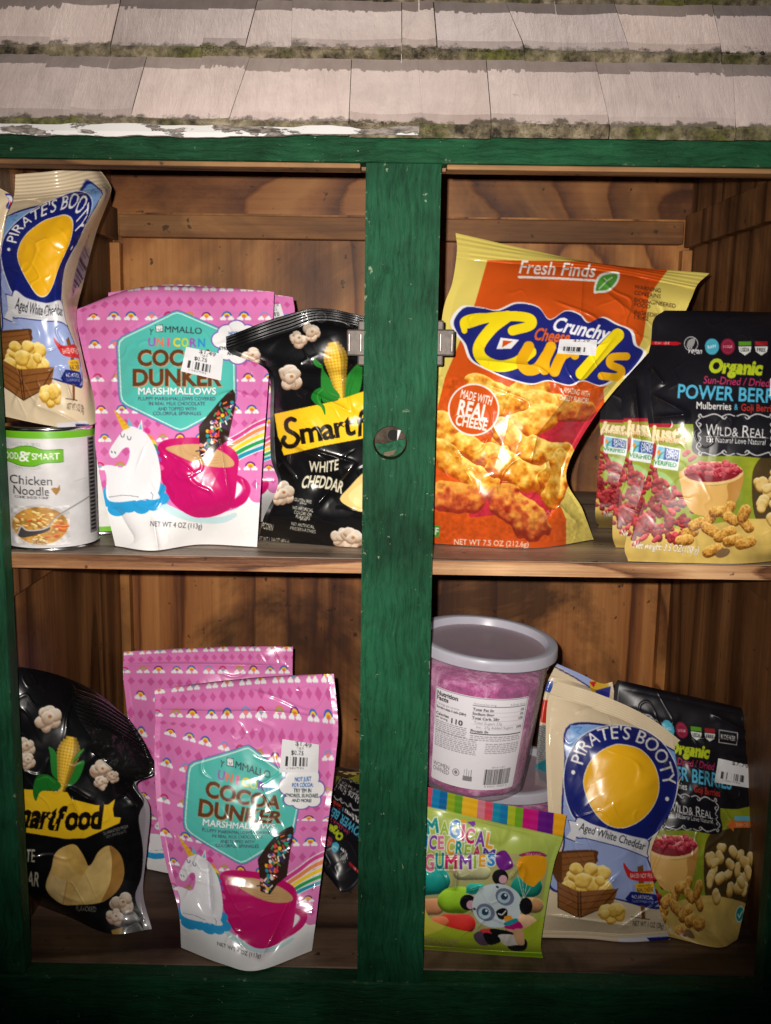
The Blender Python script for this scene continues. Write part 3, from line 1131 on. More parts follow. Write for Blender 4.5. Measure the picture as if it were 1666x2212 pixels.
def pouch(name, label, cat, Z, rows, Y, art, mat, group=None, artrows=None, step=1.35, bulge=0.016, back=0.02, wr=0.0016, ws=1.0,
          seed=1, seal=(0, 0), ribs=(26, 0.0005), floor=None, creases=(), backcol=(190, 190, 192), low=1.6, seal_name='top_seal', edge=0.03, fine=0.0, body='pouch_body', folds=16):
    """a filled film bag: rows are measured outline/print lines top to bottom, Y their depth; front bulges out, back the other way"""
    rows = np.asarray(rows, float)
    px, py = Z(rows)
    P = np.stack([px, py], -1)
    Y = np.asarray(Y, float)
    Yn = np.broadcast_to(Y[:, None] if Y.ndim == 1 else Y, px.shape).copy()
    if floor is not None:
        yb = depth_on(px[-1], py[-1], floor + 0.001)
        Yn[-1] = yb
    A = rows if artrows is None else np.asarray(artrows, float)
    tv, t = params(P, 0, step)
    tu, s = params(P, 1, step)
    Wv, Wu = crmat(P.shape[0], tv), crmat(P.shape[1], tu)
    ev = lambda c: Wv @ c @ Wu.T
    gx, gy, gY, ax, ay = ev(px), ev(py), ev(Yn), ev(A[..., 0]), ev(A[..., 1])
    SS, TT = np.meshgrid(s, t)
    t0, t1 = seal
    tt = np.clip((TT - t0) / max(1e-6, 1 - t0 - t1), 0, 1)
    inside = prof(SS, edge, 2.2) * np.minimum(1, prof(tt ** (1 / low), 0.0, 2.4))
    X, Yq = gx / 100 * ws, gy / 100 * ws
    wn = (fbm(X * 1.1 + 0.3 * vnoise(X * 2, Yq * 2, seed + 7), Yq * 0.9 + X * 0.4, seed, 2) - 0.5)
    ln = vnoise(X * 1.5 + Yq * 0.6, Yq * 1.3 - X * 0.5, seed + 4)
    w2 = np.exp(-((ln - 0.5) / 0.05) ** 2) * np.clip((vnoise(X * 1.2, Yq * 1.2, seed + 9) - 0.5) * 5, 0, 1)
    l3 = vnoise(X * 3.1 - Yq * 1.7, Yq * 2.4 + X * 1.2, seed + 14)
    w3 = np.exp(-((l3 - 0.5) / 0.07) ** 2) * np.clip((vnoise(X * 1.7, Yq * 1.7, seed + 19) - 0.45) * 4, 0, 1)
    rg = np.random.RandomState(seed)
    wf = 0
    xa, xb, ya, yb_ = X.min(), X.max(), Yq.min(), Yq.max()
    for q in range(folds):
        cx_, cy_ = rg.uniform(xa, xb), rg.uniform(ya, yb_)
        an = rg.uniform(-0.9, 0.9) + (math.pi / 2 if rg.rand() < 0.55 else 0)
        al_ = (X - cx_) * math.cos(an) + (Yq - cy_) * math.sin(an)
        sd_ = -(X - cx_) * math.sin(an) + (Yq - cy_) * math.cos(an) + 0.10 * np.sin(al_ * 2.2 + q)
        w_ = rg.uniform(0.16, 0.55)
        len_ = rg.uniform(0.35, 1.1)
        wf = wf + rg.choice((-0.6, 1.0)) * np.maximum(0, 1 - np.sqrt(sd_ * sd_ + 0.0006) / w_) * (w_ / 0.4) * np.exp(-(al_ / len_) ** 2)
    damp = 0.25 + 0.75 * np.clip(inside * 3, 0, 1)
    h = bulge * inside + wr * (wn * 2.8 + w2 * 0.6 + w3 * 0.25 + wf * 0.95) * damp
    if fine:
        edgeness = np.exp(-np.minimum(SS, 1 - SS) / 0.06)
        h += fine * 0.5 * (vnoise(X * 6, Yq * 14, seed + 11) - 0.5) * edgeness
    for (x0, y0, x1, y1, amp, wid) in creases:
        c0, c1 = np.array((x0, y0), float), np.array((x1, y1), float)
        d = c1 - c0
        L = np.hypot(*d)
        al = ((ax - c0[0]) * d[0] + (ay - c0[1]) * d[1]) / (L * L)
        sd = ((ax - c0[0]) * -d[1] + (ay - c0[1]) * d[0]) / L
        fade = np.clip(np.minimum(al, 1 - al) * 5 + 0.15, 0, 1) * ((al > -0.03) & (al < 1.03))
        h += amp * np.where(sd > 0, np.exp(-sd / wid), np.exp(sd / (wid * 0.35))) * fade
    h = np.maximum(h, -0.55 * back * inside)
    if t0:
        m = TT < t0
        h = np.where(m, np.maximum(h, 0) * 0.3 + 0.0011 + 0.55 * ribs[1] * np.sin(TT / t0 * ribs[0]) + wr * 0.8 * (vnoise(X * 2.2, Yq * 0.7, seed + 2) - 0.5), h)
    if t1:
        m = TT > 1 - t1
        h = np.where(m, np.maximum(h, 0) * 0.3 + 0.0009 + ribs[1] * np.sin((1 - TT) / t1 * ribs[0]), h)
    if t0 or t1:
        h = np.where((TT < t0) | (TT > 1 - t1), np.maximum(h, 0.0003), h)
    Yf = gY - h
    V = at(gx, gy, Yf)
    C = art.sample(ax, ay)
    k = 5
    ii = np.unique(np.append(np.arange(0, len(t), k), len(t) - 1))
    jj = np.unique(np.append(np.arange(0, len(s), k), len(s) - 1))
    Vb = at(gx, gy, gY)[np.ix_(ii, jj)]
    ins = inside[np.ix_(ii, jj)]
    Vb[..., 1] += 0.0009 + back * ins
    Vb[[0, -1]] = V[np.ix_(ii, jj)][[0, -1]]
    Vb[:, [0, -1]] = V[np.ix_(ii, jj)][:, [0, -1]]
    if floor is not None:
        V[..., 2] = np.maximum(V[..., 2], floor + 0.0006)
        Vb[..., 2] = np.maximum(Vb[..., 2], floor + 0.0006)
    Cb = np.empty(Vb.shape)
    Cb[:] = backcol
    base = V[-1].mean(0)
    root = thing(name, label, cat, tuple(base), group)
    fm = (TT[:-1, :-1] + TT[1:, 1:]) / 2
    mk = (fm >= t0) & (fm <= 1 - t1)
    grid_mesh(body, V, C, mat, root, mk, [(Vb, Cb, None, True)])
    if t0:
        grid_mesh(seal_name, V, C, mat, root, fm < t0)
    if t1:
        grid_mesh('bottom_seal', V, C, mat, root, fm > 1 - t1)
    p = Pack()
    p.root, p.gx, p.gy, p.Y = root, gx[::3, ::3], gy[::3, ::3], Yf[::3, ::3]
    return p


def surf_depth(p, x, y):
    m = (p.gx > x.min() - 6) & (p.gx < x.max() + 6) & (p.gy > y.min() - 6) & (p.gy < y.max() + 6)
    gx, gy, gY = p.gx[m], p.gy[m], p.Y[m]
    out = np.empty(x.size)
    xf, yf = x.ravel(), y.ravel()
    for a in range(0, x.size, 400):
        d = (xf[a:a + 400, None] - gx) ** 2 + (yf[a:a + 400, None] - gy) ** 2
        w = np.exp(-d / 14.0)
        out[a:a + 400] = (w * gY).sum(1) / np.maximum(1e-9, w.sum(1))
    return out.reshape(x.shape)


def sticker(p, Z, quad, art, name='price_sticker', mat=None, n=(44, 34), lift=0.0009, label=None):
    q = np.asarray(quad, float)
    u, v = np.meshgrid(np.linspace(0, 1, n[0]), np.linspace(0, 1, n[1]))
    pt = lambda c: q[0] * ((1 - u) * (1 - v))[..., None] + q[1] * (u * (1 - v))[..., None] + q[2] * (u * v)[..., None] + q[3] * ((1 - u) * v)[..., None]
    g = pt(None)
    x, y = Z(g)
    Yd = surf_depth(p, x, y) - lift
    ax = art.x0 + u * (art.w / art.k)
    ay = art.y0 + v * (art.h / art.k)
    # rounded corners: pull the outermost ring in
    V = at(x, y, Yd)
    o = grid_mesh(name, V, art.sample(ax, ay), mat or PAPER, p.root)
    if label:
        o['label'] = label
    return o


FILM = film('glossy_film', 0.22, 0.25, 0.02, 45)
FILM2 = film('crinkled_film', 0.27, 0.2, 0.03, 45)
MATTE = film('satin_film', 0.32, 0.0, 0.02, 50)
PAPER = film('sticker_paper', 0.55, 0.0, 0.03, 200, 0.3)
LABEL = film('tub_label_paper', 0.4, 0.0, 0.02, 200, 0.4)

# ---------- marshmallow pouch artwork
WHITE = (238, 238, 238)
RB = [((52, 92, 190), (240, 200, 60), (226, 120, 60)), ((120, 150, 210), (236, 120, 140), (240, 140, 130)), ((190, 40, 90), (214, 120, 160), (120, 170, 190)),
      ((210, 130, 90), (150, 170, 110), (236, 120, 190)), ((110, 40, 130), (240, 200, 40), (240, 130, 60)), ((40, 110, 190), (250, 200, 40), (170, 90, 170))]


def rainbow(a, x, y, v, r=37):
    c = RB[v % len(RB)]
    ang = np.linspace(math.pi, 2 * math.pi, 16)
    for q, cc in zip((1.0, 0.72, 0.42), c):
        a.poly(np.stack([x + r * q * np.cos(ang), y + 1.1 * r * q * np.sin(ang)], -1), cc)
    for sx in (-1, 1):
        for dx, dy, rr in ((0, 0, 15), (-11, 4, 11), (12, 4, 12), (3, -8, 11)):
            a.ell(x + sx * r * 0.72 + dx, y + 8 + dy, rr, rr * 0.85, WHITE)


def pink_art():
    PK = (219, 124, 184)
    a = Art(20, -110, 1480, 1960, 0.30, PK)
    dia = (199, 90, 155)
    for y in (-10, 185, 390, 610, 830, 1040, 1240, 1470):
        for i, x in enumerate(range(30, 1480, 76)):
            q = 1 if i % 2 else 0.8
            a.poly([(x, y - 34 * q), (x + 30 * q, y), (x, y + 34 * q), (x - 30 * q, y)], dia)
    k = 0
    for y, x0 in ((-80, 80), (95, 60), (290, 185), (490, 195), (725, 215), (950, 240), (1150, 265), (1350, 230)):
        for i in range(11):
            x = x0 + i * 133 + (6 if i % 2 else -6)
            if x < 1450:
                rainbow(a, x, y, i + k, 38 if i % 3 else 34)
        k += 2
    # rainbow flag at the right edge
    rc = [(208, 66, 140), (232, 140, 90), (246, 208, 50), (40, 160, 84), (30, 150, 180)]
    for i, c in enumerate(rc):
        L0, L1 = np.array((1100 + 18 * i, 1170 + 30 * i)), np.array((1118 + 18 * i, 1200 + 30 * i))
        R0, R1 = 995 + 44 * i, 1035 + 44 * i
        a.smooth([L0, (1215, R0 + 105 - 6 * i), (1330, R0 + 35), (1480, R0 - 20), (1480, R1 - 20), (1330, R1 + 35), (1220, R1 + 108 - 6 * i), L1], WHITE, 1, 4)
        a.smooth([L0 + 4, (1217, R0 + 111 - 6 * i), (1332, R0 + 41), (1480, R0 - 13), (1480, R1 - 26), (1330, R1 + 28), (1220, R1 + 101 - 6 * i), L1 - 4], c, 1, 4)
    # hexagon badge
    hexp = [(738, 248), (770, 238), (806, 248), (1142, 392), (1178, 420), (1188, 462), (1194, 850), (1186, 892), (1160, 918), (836, 1092), (797, 1104), (758, 1092), (400, 918), (368, 890), (356, 846), (340, 500), (346, 456), (376, 426)]
    ctr = np.array((770, 670))
    for f, c in ((1.0, (120, 92, 176)), (0.985, (78, 186, 176)), (0.962, (224, 244, 240)), (0.945, (84, 190, 178))):
        a.poly(ctr + (np.array(hexp) - ctr) * f, c)
    gr = (52, 66, 70)
    a.text('Y', 588, 393, 42, gr, 30, 8, bold=0.01)
    a.text('MMALLO', 815, 378, 44, gr, 262, 3, bold=0.01, bend=0.0002)
    a.poly([(617, 345), (670, 340), (673, 392), (622, 396)], gr)
    a.poly([(622, 350), (666, 345), (668, 387), (626, 391)], WHITE)
    a.ell(645, 352, 22, 7, (210, 214, 214))
    a.line([(636, 368), (640, 380), (652, 380), (657, 366)], 4, gr)
    a.text('UNICORN', 768, 468, 58, None, 410, 1, bold=0.03, cols=[(150, 96, 180), (236, 120, 90), (226, 96, 150), (240, 214, 40), (200, 214, 50), (150, 90, 180), (50, 140, 200)])
    br = (104, 62, 36)
    for dx, c in ((6, (206, 160, 120)), (0, br)):
        a.text('COCOA', 768 + dx, 577 + dx, 106, c, 555, 0, bold=0.035)
        a.text('DUNKER', 772 + dx, 716 + dx, 112, c, 630, 0, bold=0.035)
    for dx, c in ((4, (70, 130, 130)), (0, (246, 246, 246))):
        a.text('MARSHMALLOWS', 772 + dx, 812 + dx, 46, c, 550, 0, bold=0.02)
    for s, y, w in (('FLUFFY MARSHMALLOWS COVERED', 866, 545), ('IN REAL MILK CHOCOLATE', 901, 396), ('AND TOPPED WITH', 937, 270), ('COLORFUL SPRINKLES', 970, 340)):
        a.text(s, 770, y, 24, (74, 74, 96), w, 0, bold=0.012)
    # cloud note
    for f, c in ((9, (120, 92, 176)), (0, WHITE)):
        for x, y, r in ((1120, 400, 60), (1190, 370, 62), (1265, 400, 60), (1080, 450, 62), (1150, 470, 90), (1250, 470, 86), (1120, 540, 56), (1200, 560, 66), (1290, 545, 56), (1320, 470, 52)):
            a.ell(x, y, r + f, r * 0.88 + f, c)
    for s, y, c, w in (('NOT JUST', 405, (40, 96, 180), 130), ('FOR COCOA:', 440, (40, 96, 180), 165), ('TRY \'EM IN', 475, gr, 140), ('S\'MORES, SUNDAES,', 510, gr, 265), ('AND MORE!', 546, gr, 155)):
        a.text(s, 1200, y, 24, c, w, 0, bold=0.025)
    # white ground
    a.smooth([(0, 1600), (300, 1560), (660, 1600), (900, 1690), (1190, 1640), (1260, 1540), (1330, 1600), (1600, 1580), (1700, 1800), (1700, 2300), (800, 2500), (-200, 2300), (-200, 1800)], WHITE)
    a.smooth([(640, 1580), (760, 1640), (900, 1690), (1080, 1700), (1180, 1670), (1185, 1700), (1080, 1745), (880, 1735), (700, 1670)], (196, 226, 230))
    # cup
    mg, mg2 = (196, 22, 104), (168, 14, 88)
    for f, c in ((0, mg2),):
        a.smooth([(1180, 1400), (1260, 1440), (1290, 1510), (1250, 1600), (1160, 1640), (1150, 1600), (1220, 1540), (1235, 1490), (1190, 1440)], mg, 1, 6)
        a.smooth([(1165, 1460), (1215, 1470), (1225, 1510), (1180, 1570), (1162, 1580)], WHITE)
    a.smooth([(640, 1190), (720, 1150), (930, 1142), (1110, 1190), (1200, 1270), (1195, 1420), (1170, 1600), (1100, 1670), (980, 1705), (860, 1690), (730, 1590), (655, 1420), (625, 1290)], mg)
    a.smooth([(690, 1215), (800, 1190), (940, 1190), (1080, 1235), (1165, 1300), (1160, 1345), (1050, 1350), (900, 1320), (760, 1260)], (200, 160, 110))
    for yy in (1265, 1285, 1305):
        a.line([(880, yy), (960, yy + 22), (1060, yy + 14)], 4, (176, 134, 86), 1, True)
    # dipped stick
    a.poly([(1165, 800), (1182, 830), (1180, 930), (1130, 1160), (1060, 1210), (1000, 1290), (930, 1272), (925, 1060), (985, 985), (1060, 895), (1120, 830)], (52, 34, 30))
    r = random.Random(5)
    for i in range(95):
        t = r.random()
        x, y = 1130 - 175 * t + r.uniform(-55, 55), 890 + 380 * t
        c = r.choice([(230, 230, 220), (214, 66, 70), (40, 150, 160), (236, 190, 40), (230, 120, 60), (90, 60, 160), (230, 130, 150), (60, 160, 80), (60, 44, 90)])
        an = r.uniform(0, 3.1)
        if r.random() < 0.3:
            a.ell(x, y, 13, 13, c)
        else:
            a.line([(x, y), (x + 24 * math.cos(an), y + 24 * math.sin(an))], 10, c)
    # horse with horn on its cloud
    bl = (44, 156, 214)
    for x, y, q in ((285, 1580, 62), (350, 1640, 70), (300, 1520, 50), (430, 1620, 64), (520, 1630, 62), (600, 1610, 60), (660, 1570, 56), (650, 1500, 44)):
        a.ell(x, y, q, q * 0.8, bl)
    uw = (236, 236, 240)
    for x, y, c in ((560, 1090, (214, 60, 140)), (580, 1140, (236, 140, 80)), (602, 1175, (246, 206, 60)), (610, 1205, (60, 150, 80)), (622, 1240, (60, 120, 190)), (640, 1290, (150, 80, 170)), (655, 1350, (220, 90, 150))):
        a.ell(x, y, 26, 17, c, 40)
    a.smooth([(400, 1080), (450, 1062), (500, 1080), (560, 1120), (615, 1210), (645, 1320), (655, 1440), (620, 1550), (500, 1580), (290, 1585), (272, 1420), (255, 1345), (300, 1335), (390, 1350), (430, 1290), (432, 1215), (390, 1220), (345, 1275), (310, 1282), (292, 1240), (330, 1170)], uw)
    a.poly([(318, 932), (440, 1070), (388, 1090)], (232, 180, 50))
    for k in range(4):
        a.line([(338 + 18 * k, 975 + 26 * k), (352 + 24 * k, 965 + 26 * k)], 4, (190, 130, 30))
    a.poly([(420, 1060), (428, 1000), (460, 1062)], (120, 180, 210))
    a.poly([(490, 1085), (522, 1010), (530, 1110)], uw)
    a.poly([(500, 1080), (516, 1035), (522, 1085)], (120, 190, 210))
    for x in (385, 432):
        a.line([(x - 12, 1112 + (x - 385) * 0.4), (x - 6, 1134 + (x - 385) * 0.4), (x + 8, 1136 + (x - 385) * 0.4), (x + 14, 1116 + (x - 385) * 0.4)], 5, (70, 70, 90), 1, True)
    a.ell(310, 1242, 4, 9, (70, 70, 90), -20)
    a.ell(333, 1246, 4, 9, (70, 70, 90), -20)
    a.line([(290, 1560), (400, 1548), (500, 1560)], 4, (110, 110, 120), 1, True)
    a.smooth([(540, 1510), (600, 1500), (650, 1560), (610, 1580), (560, 1570)], uw)
    a.line([(585, 1525), (600, 1545), (595, 1575)], 4, (110, 110, 120))
    a.text('NET WT 4 OZ (113g)', 765, 1757, 36, (70, 70, 74), 365, 3, bold=0.004)
    return a.done()


def price_art(top, mid, low, code=3):
    a = Art(0, 0, 300, 200, 0.8, (226, 226, 228))
    a.text(top, 175, 14, 30, (60, 58, 60), 130, 2, bold=0.01)
    if mid:
        a.text('SALE', 150, 44, 20, (120, 118, 120), 60, 0)
        a.text(low, 130, 75, 28, (40, 40, 42), 100, 0, bold=0.012)
    a.bars(40, 100, 215, 160, code)
    a.text('4 92801 75503 1', 125, 176, 12, (120, 120, 120), 150)
    return a.done()


PINK = pink_art()
P149 = price_art('$1.49', True, '$0.75', 3)

Z5N = np.array([
    [(55, 238), (480, 84), (960, 74), (1455, 112)],
    [(62, 330), (480, 250), (960, 232), (1450, 275)],
    [(112, 560), (520, 530), (980, 530), (1428, 560)],
    [(190, 900), (580, 890), (1000, 900), (1403, 910)],
    [(193, 1200), (560, 1200), (980, 1210), (1380, 1200)],
    [(252, 1550), (600, 1570), (980, 1570), (1358, 1550)],
    [(335, 1905), (600, 1938), (930, 1895), (1335, 1912)]], float)
PTOP = np.array([[(40, -95), (500, -95), (980, -95), (1460, -95)]], float)
PFULL = np.concatenate([PTOP, Z5N])
PFULL[1] = [(45, 130), (480, 110), (960, 100), (1458, 115)]
PFULL[2] = [(62, 300), (480, 262), (960, 250), (1450, 285)]
Z5A = Z5N.copy()
Z5A[0] = [(50, 150), (480, 100), (960, 88), (1455, 118)]
PG = 'pink marshmallow pouches on both shelves'
Y5 = [0.118, 0.112, 0.094, 0.07, 0.056, 0.046, 0.04]
p = pouch('marshmallow_pouch', 'pink marshmallow pouch on the upper shelf with a tilted price sticker over the word cocoa', 'pouch', Z5, Z5N, Y5, PINK, FILM, PG, backcol=(214, 120, 180),
          artrows=Z5A, bulge=0.019, back=0.02, wr=0.0018, seed=3, floor=ZSHELF, low=1.9, fine=0.0007,
          creases=[(1060, 1100, 1150, 1640, 0.0028, 40), (640, 1180, 900, 1400, 0.0016, 30), (330, 1640, 470, 1880, -0.006, 60), (600, 1700, 640, 1940, 0.004, 40), (560, 1080, 700, 1300, 0.0014, 30)])
sticker(p, Z5, [(835, 500), (1098, 552), (1080, 738), (797, 672)], P149)
p = pouch('marshmallow_pouch', 'pink marshmallow pouch mostly hidden behind the front one on the upper shelf', 'pouch', Z5,
          [[(285, 118), (720, 60), (1150, 88), (1588, 150)], [(290, 300), (720, 280), (1150, 290), (1600, 280)], [(300, 600), (720, 600), (1150, 600), (1560, 600)], [(330, 1000), (740, 1000), (1140, 1000), (1520, 1000)],
           [(350, 1250), (740, 1260), (1140, 1260), (1500, 1250)], [(390, 1500), (760, 1500), (1140, 1510), (1480, 1500)], [(420, 1730), (780, 1740), (1150, 1745), (1450, 1730)]],
          [0.165, 0.16, 0.15, 0.14, 0.13, 0.12, 0.11], PINK, FILM, PG, backcol=(214, 120, 180), artrows=Z5A, bulge=0.012, wr=0.0015, seed=8, floor=ZSHELF, step=1.8)
sticker(p, Z5, [(1425, 205), (1500, 195), (1530, 300), (1430, 310)], P149)

Q5N = np.array([
    [(245, 340), (620, 290), (1000, 255), (1385, 240)],
    [(252, 520), (620, 520), (1010, 500), (1412, 560)],
    [(248, 600), (600, 655), (1000, 730), (1398, 760)],
    [(247, 860), (600, 930), (1000, 1020), (1365, 1060)],
    [(272, 1200), (620, 1260), (960, 1275), (1335, 1280)],
    [(325, 1475), (600, 1510), (960, 1570), (1300, 1560)],
    [(398, 1745), (640, 1830), (960, 1880), (1272, 1800)],
    [(415, 1980), (680, 2085), (900, 2125), (1245, 2000)]], float)
p = pouch('marshmallow_pouch', 'frontmost pink marshmallow pouch in the lower compartment with an upright price sticker', 'pouch', Q5, Q5N,
          [0.118, 0.105, 0.098, 0.085, 0.066, 0.052, 0.035, 0.02], PINK, FILM, PG, backcol=(214, 120, 180), artrows=PFULL, bulge=0.017, back=0.02, wr=0.0017, seed=21, floor=ZFLOOR, low=1.8, fine=0.0006,
          creases=[(20, 60, 1460, 100, 0.003, 30), (1180, 1250, 940, 1800, -0.005, 90), (540, 1100, 560, 1500, -0.007, 50)])
sticker(p, Q5, [(1058, 655), (1290, 690), (1285, 865), (1040, 868)], P149)
pouch('marshmallow_pouch', 'pink marshmallow pouch standing behind the frontmost one in the lower compartment', 'pouch', Q5,
      [[(50, 100), (400, 78), (760, 66), (1125, 68)], [(46, 245), (400, 232), (760, 226), (1122, 238)], [(60, 380), (400, 380), (760, 380), (1130, 380)], [(95, 680), (430, 690), (790, 700), (1140, 700)], [(140, 980), (450, 990), (790, 990), (1120, 980)],
       [(165, 1180), (470, 1190), (800, 1190), (1110, 1180)], [(185, 1360), (480, 1370), (800, 1370), (1105, 1360)], [(200, 1480), (480, 1530), (800, 1530), (1100, 1500)]],
      [0.23, 0.225, 0.22, 0.21, 0.20, 0.19, 0.18, 0.17], PINK, FILM, PG, backcol=(214, 120, 180), artrows=PFULL, bulge=0.014, wr=0.0017, seed=33, floor=ZFLOOR, fine=0.0007, step=1.5,
      creases=[(20, 30, 1460, 60, 0.003, 30)])

# ---------- popcorn bags
PCK = ((150, 120, 96), (206, 186, 164), (240, 228, 212))


def popped(a, x, y, r, seed):
    q = random.Random(seed)
    for i in range(6):
        an = i * 1.05 + q.random()
        rr = r * q.uniform(0.42, 0.62)
        a.tube([(x + r * 0.55 * math.cos(an), y + r * 0.55 * math.sin(an))], rr, *PCK, seed + i, 1.6 / r, 0.35, 0.3)
    a.tube([(x, y)], r * 0.5, *PCK, seed + 9, 1.6 / r, 0.3, 0.3)
    a.ell(x + r * 0.1, y - r * 0.15, r * 0.16, r * 0.14, (176, 120, 70))


def corn(a, top, tip, w, leaves, sd):
    top, tip = np.array(top, float), np.array(tip, float)
    d = tip - top
    nrm = np.array((-d[1], d[0])) / np.hypot(*d)
    gr = ((20, 70, 26), (38, 124, 44), (110, 170, 70))
    for lf in leaves[:2]:
        a.smooth(lf, gr[1])
    for i in range(18):
        f = i / 17
        ww = w * (math.sin(min(1, f * 2.6 + 0.32) * math.pi / 2)) * (1 - 0.72 * max(0, f - 0.3) / 0.7)
        c = top + d * f
        for s in np.linspace(-0.85, 0.85, 7):
            sh = 1 - 0.35 * s * s - (0.18 if s > 0.4 else 0)
            q = c + nrm * s * ww * -1
            a.ell(q[0], q[1], ww * 0.17 + 1, np.hypot(*d) / 17 * 0.62, (int(232 * sh), int(182 * sh), int(44 * sh)))
            a.ell(q[0] - 1, q[1] - 2, ww * 0.08 + 1, np.hypot(*d) / 17 * 0.28, (int(246 * sh), int(206 * sh), int(90 * sh)))
    for i, lf in enumerate(leaves[2:] if len(leaves) > 2 else []):
        a.smooth(lf, gr[1])
        lf = np.array(lf, float)
        a.line([lf[0], lf.mean(0), lf[len(lf) // 2]], 7, gr[2], 0.6, True)
        a.line([lf[0] + 8, lf.mean(0) + 10, lf[len(lf) // 2] + 4], 5, gr[0], 0.7, True)


BK = (15, 15, 17)
YL = (242, 196, 34)


def popcorn_upper():
    a = Art(60, 80, 1780, 2150, 0.30, BK)
    popped(a, 690, 360, 70, 3)
    popped(a, 800, 310, 76, 4)
    popped(a, 300, 505, 74, 5)
    popped(a, 625, 690, 96, 6)
    corn(a, (985, 400), (1052, 860), 100, [[(895, 560), (905, 620), (1000, 760), (1020, 850), (900, 880), (880, 700)], [(1215, 560), (1225, 700), (1180, 840), (1060, 860), (1060, 760), (1120, 640)],
                                           [(805, 515), (850, 540), (890, 580), (885, 605), (830, 580)], [(895, 760), (960, 750), (1040, 850), (900, 890)]], 1)
    a.poly([(490, 988), (1000, 880), (1250, 795), (1700, 700), (1700, 1120), (1250, 1190), (900, 1255), (640, 1320), (570, 1335), (553, 1290), (560, 1260), (520, 1180)], YL)
    a.smooth([(905, 760), (830, 790), (798, 850), (830, 900), (880, 930), (915, 1000), (912, 930), (880, 880), (900, 800)], (30, 120, 40))
    a.line([(900, 775), (850, 840), (905, 960)], 8, (90, 170, 70), 0.6, True)
    # hand lettered name
    k = (26, 20, 14)
    a.line([(660, 1040), (625, 1030), (590, 1060), (600, 1120), (665, 1160), (690, 1200), (660, 1250), (600, 1260), (562, 1220), (575, 1185)], 38, k, 1, True)
    a.text('mart', 932, 1111, 172, k, 465, -10, 0.03, 0.03, spacing=0.92)
    a.text('f', 1216, 1065, 200, k, 70, -10, 0.2, 0.03)
    a.text('ood', 1460, 1000, 172, k, 360, -10, 0.12, 0.05, spacing=0.9)
    # flavour
    cr = (222, 216, 190)
    a.text('WHITE', 905, 1432, 84, cr, 250, -4, 0.12, 0.02, bend=-0.0009)
    a.text('CHEDDAR', 900, 1560, 96, cr, 350, 8, 0.12, 0.03, bend=0.0009)
    a.smooth([(1040, 1700), (1120, 1600), (1240, 1480), (1400, 1420), (1480, 1560), (1400, 1760), (1240, 1810), (1120, 1770)], (226, 196, 120))
    a.smooth([(1110, 1680), (1240, 1560), (1400, 1520), (1400, 1700), (1240, 1780)], (238, 212, 142))
    popped(a, 560, 1660, 92, 12)
    popped(a, 1050, 2020, 84, 13)
    popped(a, 1140, 2040, 92, 14)
    g = (206, 202, 186)
    for s, y, w in (('GLUTEN FREE', 1715, 145), ('****', 1745, 60), ('NO ARTIFICIAL', 1785, 175), ('COLORS OR', 1822, 150), ('FLAVORS', 1855, 118), ('****', 1880, 60), ('NO ARTIFICIAL', 1922, 195), ('PRESERVATIVES', 1960, 215)):
        a.text(s, 730, y, 26, g, w, 9, bold=0.012)
    a.text('POPCORN', 415, 1928, 52, cr, 130, 14, bold=0.01)
    a.text('NET WT 1 3/4 OZ (49.6 g)', 480, 2045, 38, cr, 270, 6, bold=0.006)
    a.ell(880, 178, 46, 44, (70, 70, 72))
    a.ell(880, 176, 38, 36, BK)
    return a.done()


pouch('popcorn_bag', 'black popcorn bag on the upper shelf, cut off by the green centre post', 'bag', Z6,
      [[(85, 340), (560, 166), (950, 108), (1700, 300)], [(112, 470), (600, 318), (970, 235), (1700, 420)], [(368, 575), (700, 560), (1050, 560), (1690, 560)], [(452, 690), (770, 700), (1100, 700), (1680, 700)],
       [(455, 1000), (780, 1000), (1150, 1000), (1680, 1000)], [(462, 1360), (800, 1350), (1150, 1350), (1680, 1340)], [(520, 1580), (820, 1600), (1150, 1600), (1660, 1600)], [(400, 1860), (750, 1870), (1150, 1870), (1650, 1880)], [(362, 2045), (650, 2070), (1150, 2105), (1640, 2110)]],
      [0.082, 0.078, 0.078, 0.07, 0.066, 0.066, 0.066, 0.06, 0.05], popcorn_upper(), FILM2, backcol=(24, 23, 26), group='black popcorn bags, one on each shelf', bulge=0.024, wr=0.0028, seed=5, seal=(0.062, 0), ribs=(30, 0.0007), floor=ZSHELF, low=1.3,
      creases=[(700, 760, 1150, 980, 0.004, 60), (620, 1240, 1180, 1400, 0.003, 40), (1170, 1400, 800, 1800, 0.004, 50), (1150, 540, 1050, 700, 0.003, 40), (540, 1370, 680, 1540, 0.003, 30), (110, 470, 420, 560, -0.004, 40)])


